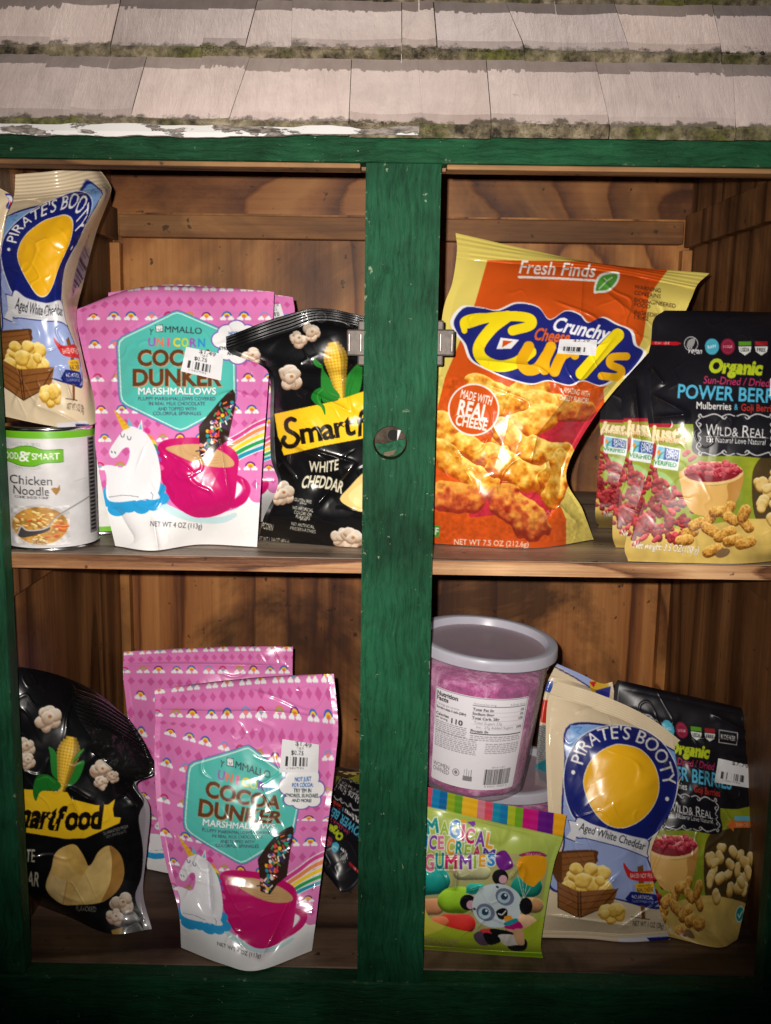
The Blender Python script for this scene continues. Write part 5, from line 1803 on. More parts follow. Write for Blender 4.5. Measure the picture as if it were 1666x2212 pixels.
def berry_art():
    K = (22, 21, 27)
    a = Art(380, 95, 2060, 2130, 0.30, K)
    r = random.Random(9)
    a.rect(300, 1012, 2100, 2200, (134, 148, 40))
    a.smooth([(300, 1030), (520, 1040), (640, 1200), (560, 1330), (420, 1350), (300, 1300)], (150, 36, 40), 1, 5)
    a.smooth([(1230, 1010), (1700, 1020), (2060, 1012), (2060, 1500), (1500, 1480), (1350, 1400)], (140, 150, 36), 1, 5)
    a.smooth([(1420, 1330), (1560, 1250), (2060, 1260), (2060, 2000), (1560, 1960), (1420, 1760), (1390, 1500)], (74, 58, 32), 1, 5)
    a.smooth([(300, 1700), (700, 1830), (1000, 1810), (1500, 1760), (2060, 1880), (2060, 2200), (300, 2200)], (202, 172, 92), 1, 5)
    a.mottle(380, 1015, 2060, 2120, 0.22, 0.005, 3)
    a.rect(560, 1006, 770, 1036, (168, 30, 52))
    # leaf
    a.smooth([(600, 1390), (700, 1400), (790, 1500), (820, 1620), (730, 1570), (640, 1480)], (150, 190, 110))
    a.line([(620, 1400), (720, 1480), (810, 1610)], 6, (200, 220, 170))
    # goji heap
    for i in range(120):
        t = r.random()
        x = 380 + 500 * r.random()
        ymin = 1330 + max(0, (x - 600)) * 0.95 + max(0, 480 - x) * 0.3
        y = ymin + (1900 - ymin) * r.random() ** 0.8
        if x > 880 - (1900 - y) * 0.15:
            continue
        an = r.uniform(-0.6, 1.9)
        L = r.uniform(26, 54)
        f = r.uniform(0.75, 1.15)
        a.tube([(x, y), (x + L * math.cos(an), y + L * math.sin(an))], r.uniform(19, 29), (int(84 * f), 12, 18), (int(154 * f), int(34 * f), int(42 * f)), (min(255, int(206 * f)), int(94 * f), int(92 * f)), i, 0.05, 0.5, 0.2)
    for x, y in ((460, 1960), (620, 1930), (520, 1920), (920, 1700), (860, 1640), (860, 1250), (905, 1290)):
        a.tube([(x, y), (x + 30, y - 22)], 20, (96, 14, 22), (176, 40, 50), (220, 110, 110), x, 0.05, 0.5)
    # bowl
    a.smooth([(826, 1380), (830, 1500), (860, 1620), (940, 1720), (1100, 1735), (1240, 1660), (1300, 1540), (1322, 1400), (1200, 1480), (1000, 1490)], (218, 172, 96), 1, 6)
    a.smooth([(1200, 1480), (1322, 1400), (1300, 1540), (1240, 1660), (1120, 1730), (1200, 1600)], (188, 136, 66), 1, 6)
    a.ell(1075, 1400, 248, 94, (226, 190, 128), -2)
    a.ell(1078, 1394, 222, 76, (130, 30, 40), -2)
    for i in range(90):
        x = 1080 + r.uniform(-200, 200)
        y = 1385 - (1 - ((x - 1080) / 210) ** 2) * 95 * r.random() + r.uniform(-8, 60) * (1 - abs(x - 1080) / 230)
        a.tube([(x, y), (x + r.uniform(-26, 26), y + r.uniform(-10, 14))], r.uniform(15, 24), (110, 18, 30), (178, 44, 58), (222, 116, 124), 300 + i, 0.05, 0.5)
    # mulberries
    for i, (x, y, L, an) in enumerate([(900, 1870, 60, -0.3), (960, 1800, 70, -0.5), (1040, 1780, 70, -0.8), (1130, 1700, 80, -0.2), (1200, 1690, 70, -1.0), (1230, 1760, 60, 0.6), (1060, 1850, 70, 0.5), (1340, 1800, 80, 0.9), (1330, 1720, 60, -1.2), (860, 1930, 60, -0.2), (1180, 1880, 110, -0.5), (1240, 1930, 80, -0.3), (1340, 1950, 90, -0.3), (1080, 2010, 90, -0.4)]):
        d = np.array((math.cos(an), math.sin(an))) * L / 2
        a.tube([(x - d[0], y - d[1]), (x + d[0], y + d[1])], 44, (110, 66, 20), (200, 140, 56), (238, 200, 112), 400 + i, 0.02, 0.3, 0.1, False, 15)
    a.ell(1160, 2030, 60, 34, (120, 92, 64), -20)
    # pale nuts
    for i in range(26):
        x, y = 1430 + 520 * r.random(), 1390 + 360 * r.random()
        an = r.uniform(0, 3)
        a.tube([(x, y), (x + 40 * math.cos(an), y + 40 * math.sin(an))], r.uniform(34, 46), (150, 110, 44), (220, 184, 104), (246, 226, 170), 500 + i, 0.02, 0.35, 0.15)
    # badges
    a.poly([(640, 1172), (828, 1208), (806, 1382), (612, 1352)], (222, 228, 226))
    a.poly([(650, 1188), (700, 1198), (690, 1290), (640, 1282)], (120, 190, 220))
    a.poly([(702, 1198), (818, 1220), (806, 1312), (690, 1292)], (40, 80, 150))
    a.text('NON', 762, 1232, 34, WHITE, 92, 9, bold=0.02)
    a.text('GMO', 757, 1268, 34, WHITE, 92, 9, bold=0.02)
    a.text('Project', 752, 1298, 18, WHITE, 80, 9)
    a.text('VERIFIED', 706, 1324, 34, (30, 130, 70), 180, 8, bold=0.02)
    a.poly([(655, 1210), (672, 1230), (655, 1260), (640, 1235)], (230, 140, 40))
    a.line([(650, 1290), (668, 1250), (690, 1236)], 10, (40, 140, 70))
    a.text('just2', 735, 1088, 108, (236, 222, 180), 290, 6, bold=0.05, out=(160, 100, 40), ow=0.03)
    a.text('ingredients', 745, 1138, 40, (240, 224, 180), 250, 6, bold=0.02, out=(160, 100, 40), ow=0.03)
    a.text('Net weight: 3.5 OZ(100 g)', 715, 1985, 54, (236, 230, 214), 515, 5, 0.15, 0.015, out=(90, 70, 40), ow=0.015)
    # top of the pouch
    a.poly([(540, 358), (800, 362), (838, 374), (800, 390), (540, 384)], (176, 24, 34))
    a.text('TEAR HERE', 680, 373, 18, (226, 200, 196), 120, 0)
    a.ell(910, 378, 56, 58, (190, 190, 190))
    a.ell(910, 378, 50, 52, K)
    a.smooth([(875, 400), (890, 350), (940, 335), (930, 390), (895, 412)], (150, 150, 150))
    a.text('Vegan', 940, 430, 46, (226, 226, 226), 115, 5, 0.2, 0.02, out=K, ow=0.03)
    for x, c in ((1075, (70, 170, 196)), (1200, (140, 32, 60))):
        a.ell(x, 400, 56, 64, c)
        a.ell(x, 400, 42, 50, tuple(int(v * 0.85 + 30) for v in c))
        a.ell(x, 400, 36, 44, c)
    a.text('RAW', 1075, 400, 26, (226, 240, 244), 66, -10, bold=0.02)
    a.text('NO SUGAR', 1200, 400, 22, (236, 220, 224), 70, 0, bold=0.01)
    for x, c, s in ((1335, (90, 150, 40), 'ORGANIC'), (1465, (150, 30, 40), 'GLUTEN')):
        a.rect(x - 50, 358, x + 50, 392, c)
        a.poly([(x - 52, 398), (x + 52, 398), (x + 44, 440), (x, 470), (x - 44, 440)], (220, 222, 220))
        a.text('FREE' if s == 'GLUTEN' else 'USDA', x, 424, 30, (60, 70, 60), 70, 0, bold=0.02)
    a.rect(1555, 356, 1750, 470, (200, 200, 200))
    a.rect(1562, 363, 1743, 463, K)
    a.text('KOSHER', 1652, 412, 40, (210, 210, 210), 150, 0, bold=0.02)
    a.text('Organic', 1265, 560, 100, (182, 200, 40), 425, 3, 0.12, 0.06)
    a.text('Sun-Dried / Dried', 1270, 674, 58, (190, 50, 100), 520, 3, 0.15, 0.01)
    a.text('POWER BERRIES', 1265, 775, 106, (80, 176, 210), 920, 3, 0.02, 0.02)
    a.text('Mulberries', 1090, 868, 54, (226, 226, 222), 275, 2, bold=0.015)
    a.text('&', 1266, 876, 46, (80, 176, 210), 30, 2, bold=0.01)
    a.text('Goji Berries', 1450, 884, 54, (190, 50, 40), 290, 2, bold=0.015)
    a.smooth([(960, 925), (1260, 935), (1560, 950), (1590, 1100), (1570, 1270), (1260, 1262), (945, 1250), (930, 1090)], K, 1, 5)
    scrolls(a, 965, 930, 1560, 1262, (190, 190, 190))
    a.text('W', 1070, 1058, 92, (214, 214, 214), 90, 3, bold=0.0)
    a.text('ILD&', 1200, 1072, 70, (214, 214, 214), 165, 3, bold=0.0)
    a.text('R', 1345, 1070, 92, (214, 214, 214), 58, 3, bold=0.0)
    a.text('EAL', 1440, 1084, 70, (214, 214, 214), 125, 3, bold=0.0)
    a.line([(1015, 1108), (1520, 1122)], 4, (190, 190, 190))
    a.text('Eat Natural Love Natural', 1265, 1143, 44, (220, 220, 220), 465, 3, bold=0.004)
    # snack arrow and seal
    a.poly([(1750, 1080), (1920, 1080), (1920, 1140), (1750, 1130)], (100, 180, 210))
    a.poly([(1650, 1180), (1740, 1110), (1740, 1140), (1930, 1140), (1930, 1225), (1735, 1220), (1730, 1260)], (214, 110, 50))
    a.text('SNACK', 1835, 1184, 44, (230, 170, 130), 150, 0, bold=0.01)
    a.ell(1870, 1900, 56, 60, (190, 226, 220))
    a.ell(1870, 1900, 46, 50, (40, 140, 130))
    a.line([(1845, 1900), (1865, 1925), (1900, 1880)], 10, (226, 240, 236))
    return a.done()


BERRY = berry_art()
BG_ = 'black berry pouches'
Q3N = np.array([
    [(700, 114), (1100, 118), (1550, 128), (1980, 140)],
    [(612, 190), (1095, 196), (1555, 205), (2015, 212)],
    [(590, 380), (1080, 380), (1550, 390), (2030, 400)],
    [(536, 640), (1050, 650), (1560, 660), (2050, 670)],
    [(572, 1010), (1060, 1020), (1560, 1020), (2030, 1030)],
    [(606, 1240), (1050, 1280), (1520, 1280), (1990, 1290)],
    [(490, 1640), (960, 1650), (1450, 1650), (1960, 1650)],
    [(388, 1960), (860, 1970), (1400, 1970), (1900, 1955)],
    [(412, 2095), (860, 2108), (1340, 2112), (1820, 2060)]], float)
cr3 = [(610, 780, 900, 940, 0.0035, 50), (620, 960, 900, 930, 0.003, 40), (600, 560, 700, 700, 0.003, 40), (560, 1150, 640, 1240, -0.004, 40)]
Y3 = [0.095, 0.09, 0.08, 0.062, 0.046, 0.04, 0.03, 0.022, 0.015]
p = pouch('berry_pouch', 'frontmost black berry pouch at the right end of the middle shelf', 'pouch', Q3, Q3N, Y3, BERRY, MATTE, BG_, backcol=(24, 23, 28), bulge=0.016, wr=0.0014, seed=61, floor=ZSHELF, creases=cr3, low=1.5)
sticker(p, Q3, [(1535, 650), (1830, 660), (1825, 810), (1530, 790)], price_art('$7.79', True, '$5.79', 9))
off = np.array([(-30, 60), (-60, 40), (-140, 10), (-195, -30), (-205, -40), (-205, -50), (-190, -55), (-112, -78), (-112, -92)], float)[:, None, :]
pouch('berry_pouch', 'middle black berry pouch of the three overlapping at the right of the shelf', 'pouch', Q3, Q3N * 0.985 + (18, 14) + off, np.array(Y3) + 0.045, BERRY, MATTE, BG_, backcol=(24, 23, 28),
      artrows=Q3N, bulge=0.013, wr=0.0014, seed=63, floor=ZSHELF, step=1.7, creases=[(660, 700, 720, 1300, 0.004, 50)])
off = np.array([(-180, 160), (-200, 140), (-260, 80), (-330, 10), (-400, -40), (-425, -90), (-340, -160), (-260, -215), (-262, -232)], float)[:, None, :]
pouch('berry_pouch', 'rearmost of the three berry pouches, peeking out beside the curls bag', 'pouch', Q3, Q3N * 0.96 + (40, 50) + off, np.array(Y3) + 0.085, BERRY, MATTE, BG_, backcol=(24, 23, 28),
      artrows=Q3N, bulge=0.012, wr=0.0014, seed=65, floor=ZSHELF, step=1.9)
p = pouch('berry_pouch', 'black berry pouch behind the lower beige puff bag, white price sticker near its right edge', 'pouch', Q8, [
    [(600, 166), (930, 240), (1290, 320), (1600, 398)], [(575, 220), (925, 290), (1290, 370), (1612, 440)], [(560, 420), (950, 490), (1300, 540), (1612, 600)], [(540, 650), (950, 710), (1290, 750), (1602, 800)],
    [(560, 990), (970, 1020), (1290, 1065), (1585, 1085)], [(570, 1200), (970, 1225), (1280, 1240), (1552, 1240)], [(560, 1540), (930, 1560), (1230, 1560), (1522, 1560)], [(600, 1840), (900, 1870), (1200, 1885), (1460, 1850)], [(650, 1890), (960, 1955), (1290, 2030), (1432, 1975)]],
    [0.15, 0.147, 0.14, 0.125, 0.11, 0.10, 0.085, 0.075, 0.06], BERRY, MATTE, BG_, backcol=(24, 23, 28), artrows=Q3N, bulge=0.016, wr=0.0024, ws=1.1, seed=67, floor=ZFLOOR,
    creases=[(1300, 450, 1950, 420, 0.005, 50), (1500, 250, 2000, 380, 0.005, 40), (1250, 640, 1750, 980, 0.006, 60), (1400, 700, 1500, 1000, 0.004, 40)])
sticker(p, Q8, [(1298, 712), (1562, 770), (1552, 925), (1272, 880)], price_art('$7.79', False, '', 12))
pouch('berry_pouch', 'black berry pouch fallen upside down on the floor beside the pink pouch', 'pouch', Q5, [
    [(1440, 1640), (1250, 1420), (1050, 1280)], [(1500, 1610), (1290, 1390), (1070, 1200)], [(1570, 1520), (1340, 1300), (1120, 1130)], [(1660, 1330), (1440, 1160), (1200, 1010)], [(1740, 1160), (1480, 1010), (1280, 900)], [(1800, 1040), (1560, 930), (1340, 850)], [(1850, 960), (1620, 880), (1420, 830)]],
      np.array([[0.135, 0.16, 0.185], [0.14, 0.165, 0.195], [0.15, 0.175, 0.205], [0.175, 0.2, 0.22], [0.2, 0.225, 0.245], [0.225, 0.25, 0.26], [0.245, 0.265, 0.28]]), BERRY, MATTE, BG_, backcol=(24, 23, 28),
      artrows=[[(700, 114), (1250, 124), (1900, 140)], [(612, 190), (1250, 200), (2000, 212)], [(580, 380), (1230, 390), (2000, 400)], [(545, 760), (1210, 780), (2000, 780)], [(572, 1010), (1250, 1050), (1990, 1030)], [(606, 1300), (1200, 1300), (1960, 1290)], [(490, 1640), (1200, 1650), (1920, 1650)]],
      bulge=0.012, wr=0.0016, seed=69, step=1.7)

# ---------- gummies
def gummy_art():
    LG = (168, 186, 84)
    a = Art(-60, 60, 1640, 1980, 0.32, LG)
    a.smooth([(60, 1000), (300, 980), (520, 960), (870, 850), (1000, 830), (1390, 880), (1340, 1300), (1240, 1500), (1120, 1650), (860, 1690), (500, 1660), (180, 1580), (90, 1400), (40, 1200)], (170, 168, 110), 1, 6)
    # sweets behind the clear window
    for i, (x, y, rx, ry, c) in enumerate([(120, 1120, 230, 170, (24, 140, 130)), (150, 1400, 170, 100, (206, 140, 96)), (420, 1330, 150, 150, (140, 186, 40)), (430, 1580, 250, 110, (220, 50, 44)), (250, 1560, 90, 70, (226, 110, 70)), (640, 1200, 120, 60, (40, 160, 140)), (700, 1330, 160, 130, (190, 170, 130)),
                                           (1180, 1180, 150, 120, (30, 140, 120)), (1240, 1380, 90, 90, (200, 150, 100)), (1130, 1620, 70, 160, (206, 160, 120)), (600, 1030, 300, 90, (176, 176, 130))]):
        a.tube([(x - rx * 0.4, y), (x + rx * 0.4, y)], ry * 0.92, tuple(int(v * 0.6) for v in c), c, tuple(min(255, int(v * 1.2 + 20)) for v in c), 600 + i, 0.006, 0.25, 0.1)
    a.smooth([(-60, 1600), (160, 1560), (500, 1650), (900, 1690), (1140, 1640), (1360, 1500), (1500, 1500), (1500, 2000), (-60, 2000)], (160, 178, 44), 1, 6)
    a.smooth([(-60, 1240), (60, 1330), (150, 1520), (300, 1620), (-60, 1700)], (196, 190, 70), 1, 6)
    # stripes of the header
    st = [(214, 150, 50), (206, 112, 120), (190, 70, 84), (24, 120, 170), (20, 96, 150), (140, 160, 30), (96, 150, 40), (220, 170, 40), (220, 168, 30), (196, 116, 130), (200, 70, 90), (20, 130, 160), (24, 110, 160), (164, 176, 40), (104, 156, 36), (184, 20, 110), (184, 24, 116), (96, 24, 120), (90, 22, 118), (226, 160, 30), (226, 160, 30)]
    nx = len(st)
    top = lambda x: 75 + (x + 30) * 0.215 - 0.000002 * x * x
    for i, c in enumerate(st):
        x0, x1 = -60 + 1700 * i / nx, -60 + 1700 * (i + 1) / nx
        a.poly([(x0, top(x0) - 40), (x1, top(x1) - 40), (x1 - 20, top(x1) + 212 + x1 * 0.012), (x0 - 20, top(x0) + 212 + x0 * 0.012)], c)
    LC = [(22, 140, 140), (150, 180, 50), (40, 130, 200), (214, 110, 140), (196, 30, 90), (120, 60, 160), (226, 160, 40)]
    def word(letters):
        for ch, x, y, h, w, c, rot in letters:
            a.text(ch, x, y, h, (232, 236, 224), w, rot, bold=0.03, out=(226, 232, 220), ow=0.055)
        for ch, x, y, h, w, c, rot in letters:
            a.text(ch, x, y, h, c, w, rot, bold=0.035)
    word([('M', 172, 535, 150, 130, LC[0], -8), ('A', 305, 555, 130, 95, LC[1], 2), ('G', 415, 570, 180, 112, LC[2], 2), ('I', 505, 605, 165, 32, LC[3], 4), ('C', 580, 640, 150, 92, LC[4], 4), ('A', 690, 672, 150, 105, LC[5], 6), ('L', 790, 690, 160, 82, LC[6], 8)])
    a.poly([(485, 470), (520, 460), (540, 500), (490, 498)], LC[6])
    a.poly([(545, 490), (630, 480), (635, 520), (610, 545)], LC[5])
    word([('I', 108, 720, 150, 30, LC[2], 6), ('C', 182, 708, 140, 80, LC[5], 6), ('E', 268, 712, 130, 66, LC[3], 0), ('C', 372, 755, 160, 86, LC[6], 4), ('R', 465, 770, 140, 82, LC[0], 4), ('E', 552, 798, 120, 66, LC[1], 4), ('A', 652, 805, 110, 88, (186, 60, 90), 6), ('M', 780, 830, 100, 130, (90, 60, 150), 8)])
    word([('G', 145, 925, 165, 100, LC[3], 2), ('U', 255, 905, 160, 88, LC[0], 0), ('M', 375, 920, 140, 126, LC[4], 0), ('M', 530, 920, 140, 130, LC[5], 0), ('I', 632, 920, 130, 28, LC[1], 0), ('E', 708, 905, 120, 72, LC[6], 2), ('S', 806, 895, 120, 84, LC[2], 4)])
    a.smooth([(1100, 840), (1230, 805), (1340, 815), (1400, 855), (1290, 868), (1150, 862)], (150, 50, 90))
    a.text('TEAR HERE', 1250, 838, 26, (220, 170, 190), 170, 4)
    # balloons
    a.smooth([(860, 830), (960, 800), (1040, 960), (930, 1010), (860, 940)], (110, 30, 130))
    a.smooth([(1090, 900), (1180, 850), (1380, 870), (1380, 1040), (1290, 1150), (1240, 1180), (1140, 1120), (1090, 1010)], (228, 158, 24))
    for x in (1085, 1140, 1185, 1225):
        a.line([(x, 1050 + (x - 1085)), (1150, 1310)], 5, (210, 220, 210))
    # panda cub
    k, w = (24, 22, 26), (196, 212, 216)
    for x, y in ((900, 1080), (555, 1350)):
        a.ell(x, y, 86, 84, k, 20)
        a.ell(x + 30, y + 24, 44, 46, (206, 160, 170), 20)
    a.smooth([(620, 1300), (700, 1190), (850, 1150), (1000, 1180), (1110, 1280), (1120, 1430), (1080, 1530), (940, 1610), (780, 1610), (660, 1540), (605, 1420)], w)
    a.smooth([(660, 1180), (690, 1160), (640, 1260), (540, 1250), (560, 1200)], (30, 140, 130))
    for x, y in ((950, 1290), (745, 1455)):
        a.ell(x, y, 104, 88, (110, 116, 140), 35)
        a.ell(x - 10, y + 5, 68, 64, (170, 200, 210), 20)
        a.ell(x - 5, y - 4, 38, 38, (46, 62, 84))
        a.ell(x + 8, y - 18, 13, 13, (230, 236, 240))
    for x, y in ((870, 1185), (625, 1420)):
        a.ell(x, y, 18, 12, (60, 60, 66), 30)
    a.smooth([(860, 1440), (930, 1410), (980, 1440), (960, 1520), (900, 1530), (868, 1490)], k)
    a.line([(880, 1470), (920, 1480), (960, 1440)], 12, (220, 226, 226), 1, True)
    a.smooth([(940, 1510), (1010, 1490), (1040, 1550), (980, 1590)], (230, 150, 40))
    a.smooth([(960, 1590), (1050, 1540), (1110, 1560), (1140, 1620), (1040, 1640), (950, 1620)], (176, 24, 110))
    a.smooth([(940, 1570), (1060, 1520), (1090, 1550), (980, 1600)], (20, 140, 150))
    a.ell(1175, 1390, 70, 92, k)
    a.smooth([(690, 1640), (800, 1630), (820, 1680), (700, 1690)], (214, 60, 60))
    a.smooth([(800, 1630), (960, 1650), (1060, 1690), (1030, 1740), (900, 1720), (810, 1680)], k)
    a.smooth([(880, 1700), (1060, 1700), (1150, 1790), (1060, 1820), (940, 1800)], (206, 200, 190))
    a.smooth([(620, 1690), (700, 1660), (780, 1760), (760, 1810), (680, 1800), (630, 1750)], (90, 70, 90))
    a.smooth([(720, 1680), (860, 1700), (900, 1770), (780, 1800)], k)
    a.smooth([(980, 1820), (1100, 1800), (1160, 1740), (1190, 1790), (1160, 1860), (1040, 1870)], k)
    a.smooth([(1040, 1650), (1130, 1640), (1160, 1790), (1080, 1790)], (206, 160, 120))
    a.text('ARTIFICIALLY FLAVORED', 270, 1760, 44, (150, 110, 120), 380, 4)
    a.text('NET WT 4 OZ', 270, 1800, 30, (140, 120, 120), 240, 4)
    a.rect(-60, 1880, 1640, 1980, (140, 186, 20))
    return a.done()


pouch('gummy_bag', 'green gummies bag with a striped header and a panda, at the foot of the tubs', 'bag', Q7, [
    [(-30, 72), (500, 215), (1050, 325), (1608, 415)], [(-32, 190), (500, 310), (1045, 440), (1585, 545)], [(-36, 310), (500, 440), (1030, 570), (1562, 690)], [(-40, 640), (470, 700), (990, 800), (1492, 880)], [(-40, 1000), (450, 1010), (950, 1060), (1442, 1100)],
    [(-40, 1400), (430, 1400), (930, 1440), (1382, 1450)], [(-44, 1720), (420, 1750), (900, 1780), (1335, 1790)], [(-45, 1845), (420, 1880), (900, 1915), (1358, 1945)]],
      [0.041, 0.0405, 0.04, 0.038, 0.036, 0.033, 0.028, 0.024], gummy_art(), FILM2, None, backcol=(140, 180, 40), bulge=0.010, back=0.01, wr=0.002, seed=71, seal=(0.13, 0.035), ribs=(16, 0.00025), floor=ZFLOOR, fine=0.0006, low=1.3, seal_name='header_strip',
      creases=[(100, 1000, 480, 1000, -0.005, 40), (440, 1000, 420, 1220, 0.005, 50), (1000, 1100, 1140, 920, 0.003, 30), (-40, 860, 900, 840, -0.003, 30), (560, 1230, 720, 1180, 0.003, 24)])

# ---------- lathe for cans and tubs
def lathe(name, prof_, mat, parent, M=None, n=96, smooth=True, noise=None):
    bm = bmesh.new()
    rings = []
    for (r, z) in prof_:
        if r < 1e-5:
            rings.append([bm.verts.new((0, 0, z))])
        else:
            rings.append([bm.verts.new(((r + (noise(2 * math.pi * k / n, z) if noise else 0)) * math.sin(2 * math.pi * k / n), -(r + (noise(2 * math.pi * k / n, z) if noise else 0)) * math.cos(2 * math.pi * k / n), z)) for k in range(n)])
    for a, b in zip(rings[:-1], rings[1:]):
        for k in range(n):
            j = (k + 1) % n
            if len(a) == 1 and len(b) == 1:
                continue
            if len(a) == 1:
                bm.faces.new((a[0], b[j], b[k]))
            elif len(b) == 1:
                bm.faces.new((a[k], a[j], b[0]))
            else:
                bm.faces.new((a[k], a[j], b[j], b[k]))
    if M is not None:
        bmesh.ops.transform(bm, matrix=M, verts=bm.verts)
    return obj(name, bm, mat, parent, smooth)


def can_front():
    a = Art(30, 100, 810, 1150, 0.36, (206, 204, 204))
    GR = (104, 176, 30)
    a.rect(0, 90, 900, 190, GR)
    a.mottle(30, 200, 810, 1150, 0.06, 0.01, 4)
    a.smooth([(40, 285), (130, 282), (200, 255), (290, 250), (380, 280), (520, 280), (528, 300), (528, 380), (515, 392), (390, 396), (300, 424), (200, 420), (110, 392), (40, 390)], (70, 130, 20), 1, 5)
    a.smooth([(40, 290), (130, 288), (200, 262), (290, 257), (380, 286), (516, 286), (521, 302), (521, 378), (510, 386), (390, 390), (300, 416), (200, 412), (110, 386), (40, 384)], GR, 1, 5)
    a.text('GOOD', 118, 338, 54, (240, 244, 236), 142, 0, bold=0.01)
    a.text('&', 232, 338, 86, (240, 244, 236), 80, 0, bold=0.01)
    a.smooth([(235, 330), (250, 308), (280, 304), (270, 328)], (220, 236, 200))
    a.text('SMART', 396, 338, 54, (240, 244, 236), 210, 0, bold=0.01)
    a.text('GOOD CHOICES', 245, 236, 26, (164, 168, 160), 230, 0, bend=0.0006)
    a.text('SMART PRICES', 245, 436, 26, (164, 168, 160), 220, 0, bend=-0.0006)
    k = (52, 48, 50)
    a.text('Chicken', 275, 540, 72, k, 325, 2, bold=0.006)
    a.text('Noodle', 275, 628, 72, k, 275, 2, bold=0.006)
    a.text('CONDENSED SOUP', 275, 684, 20, (84, 80, 82), 258, 1, bold=0.008)
    a.smooth([(430, 610), (450, 600), (475, 605), (492, 582), (496, 610), (480, 645), (455, 655), (436, 630)], (158, 110, 30))
    a.line([(462, 650), (462, 664)], 4, (110, 76, 20))
    a.line([(472, 650), (474, 664)], 4, (110, 76, 20))
    # bowl of soup
    a.ell(330, 920, 235, 180, (196, 190, 186))
    a.ell(330, 925, 215, 160, (178, 130, 60))
    a.mottle(110, 760, 560, 1090, 0.35, 0.02, 9)
    r = random.Random(3)
    for i in range(60):
        an = r.uniform(0, 6.28)
        q = r.random() ** 0.5
        x, y = 320 + 180 * q * math.cos(an), 930 + 130 * q * math.sin(an)
        c = r.choice([((150, 96, 30), (216, 170, 80), (240, 214, 140)), ((160, 110, 50), (226, 190, 110), (244, 226, 170)), ((150, 60, 20), (214, 100, 40), (236, 150, 80))])
        L = r.uniform(10, 50)
        a.tube([(x, y), (x + L * math.cos(an * 3), y + L * 0.4 * math.sin(an * 3))], r.uniform(8, 15), *c, i, 0.05, 0.5)
    a.smooth([(150, 1000), (180, 930), (230, 960), (330, 950), (400, 930), (395, 965), (300, 1000), (190, 1030)], (70, 66, 64))
    a.line([(150, 1010), (185, 935), (230, 965), (340, 955), (400, 930)], 12, (190, 186, 184), 1, True)
    a.line([(395, 930), (450, 860), (560, 790), (730, 705)], 14, (176, 170, 170), 1, True)
    a.line([(395, 925), (450, 855), (560, 785), (730, 700)], 5, (110, 104, 104), 1, True)
    a.text('NET WT 10.5 OZ (298 g)', 285, 1064, 32, (224, 206, 190), 250, 1, bold=0.008)
    # facts column round the side
    a.rect(718, 195, 770, 1030, (120, 116, 118))
    for y in range(205, 1020, 34):
        a.rect(726, y, 764, y + 12 + (y * 7) % 14, (40, 38, 40))
    a.line([(600, 560), (700, 540)], 4, (170, 168, 168))
    return a.done()


def can_back():
    a = Art(30, 100, 810, 1150, 0.3, (220, 220, 216))
    a.rect(0, 90, 900, 190, (104, 176, 30))
    a.rect(0, 1068, 900, 1160, (104, 176, 30))
    a.line([(420, 400), (800, 360)], 5, (150, 148, 146))
    a.mottle(30, 200, 810, 1060, 0.06, 0.01, 6)
    return a.done()


TIN = plain('tin', (0.62, 0.62, 0.63), 0.22, 1.0, 0.1, 60, 0.05)


def can(label, pxc, yb, ytop, rpx, art, rot=0.0):
    Yf = float(depth_on(pxc, yb, ZSHELF))
    r = rpx * float(np.linalg.norm(at(pxc, yb - 100, Yf) - CAM)) / FPX * 1.03
    X = float(at(pxc, (yb + ytop) / 2, Yf + r)[0])
    z1 = pz(pxc, ytop, Yf)
    cy = Yf + r
    root = thing('soup_can', label, 'can', (X, cy, ZSHELF), 'soup cans')
    M = Matrix.Translation((X, cy, ZSHELF))
    n, m = 240, 300
    ph = np.linspace(-math.pi, math.pi, n)
    zz = np.linspace(z1 - 0.0032, 0.0032, m)
    P, Z = np.meshgrid(ph, zz)
    V = np.stack([X + r * np.sin(P), cy - r * np.cos(P), Z], -1)
    q = P - rot
    ax = np.where(np.abs(q) < math.pi / 2, 415 + 372 * np.sin(q), 40)
    ay = 130 + (z1 - 0.0032 - Z) / (z1 - 0.0064) * 985
    C = art.sample(ax, ay)
    C[np.abs(q) > math.pi / 2 - 0.02] = (214, 214, 212)
    grid_mesh('paper_label', V, C, LABEL, root)
    rr = r + 0.0009
    lathe('rim', [(r - 0.001, 0.0036), (rr, 0.003), (rr, 0.0008), (rr - 0.001, 0.0), (rr - 0.0028, 0.0006), (rr - 0.004, 0.004), (0, 0.004)], TIN, root, M)
    lathe('rim', [(r - 0.001, z1 - 0.0036), (rr, z1 - 0.003), (rr, z1 - 0.0008), (rr - 0.001, z1), (rr - 0.0026, z1 - 0.0006), (rr - 0.0034, z1 - 0.004), (r * 0.7, z1 - 0.004), (r * 0.68, z1 - 0.0046), (0, z1 - 0.0046)], TIN, root, M)
    return root


can('white soup can with a bowl of noodles on its label, front left of the shelf', 110, 1193, 924, 93, can_front(), 0.31)
can('white soup can with a green band, behind between the front can and pink pouch', 216, 1157, 905, 86, can_back(), 0.3)


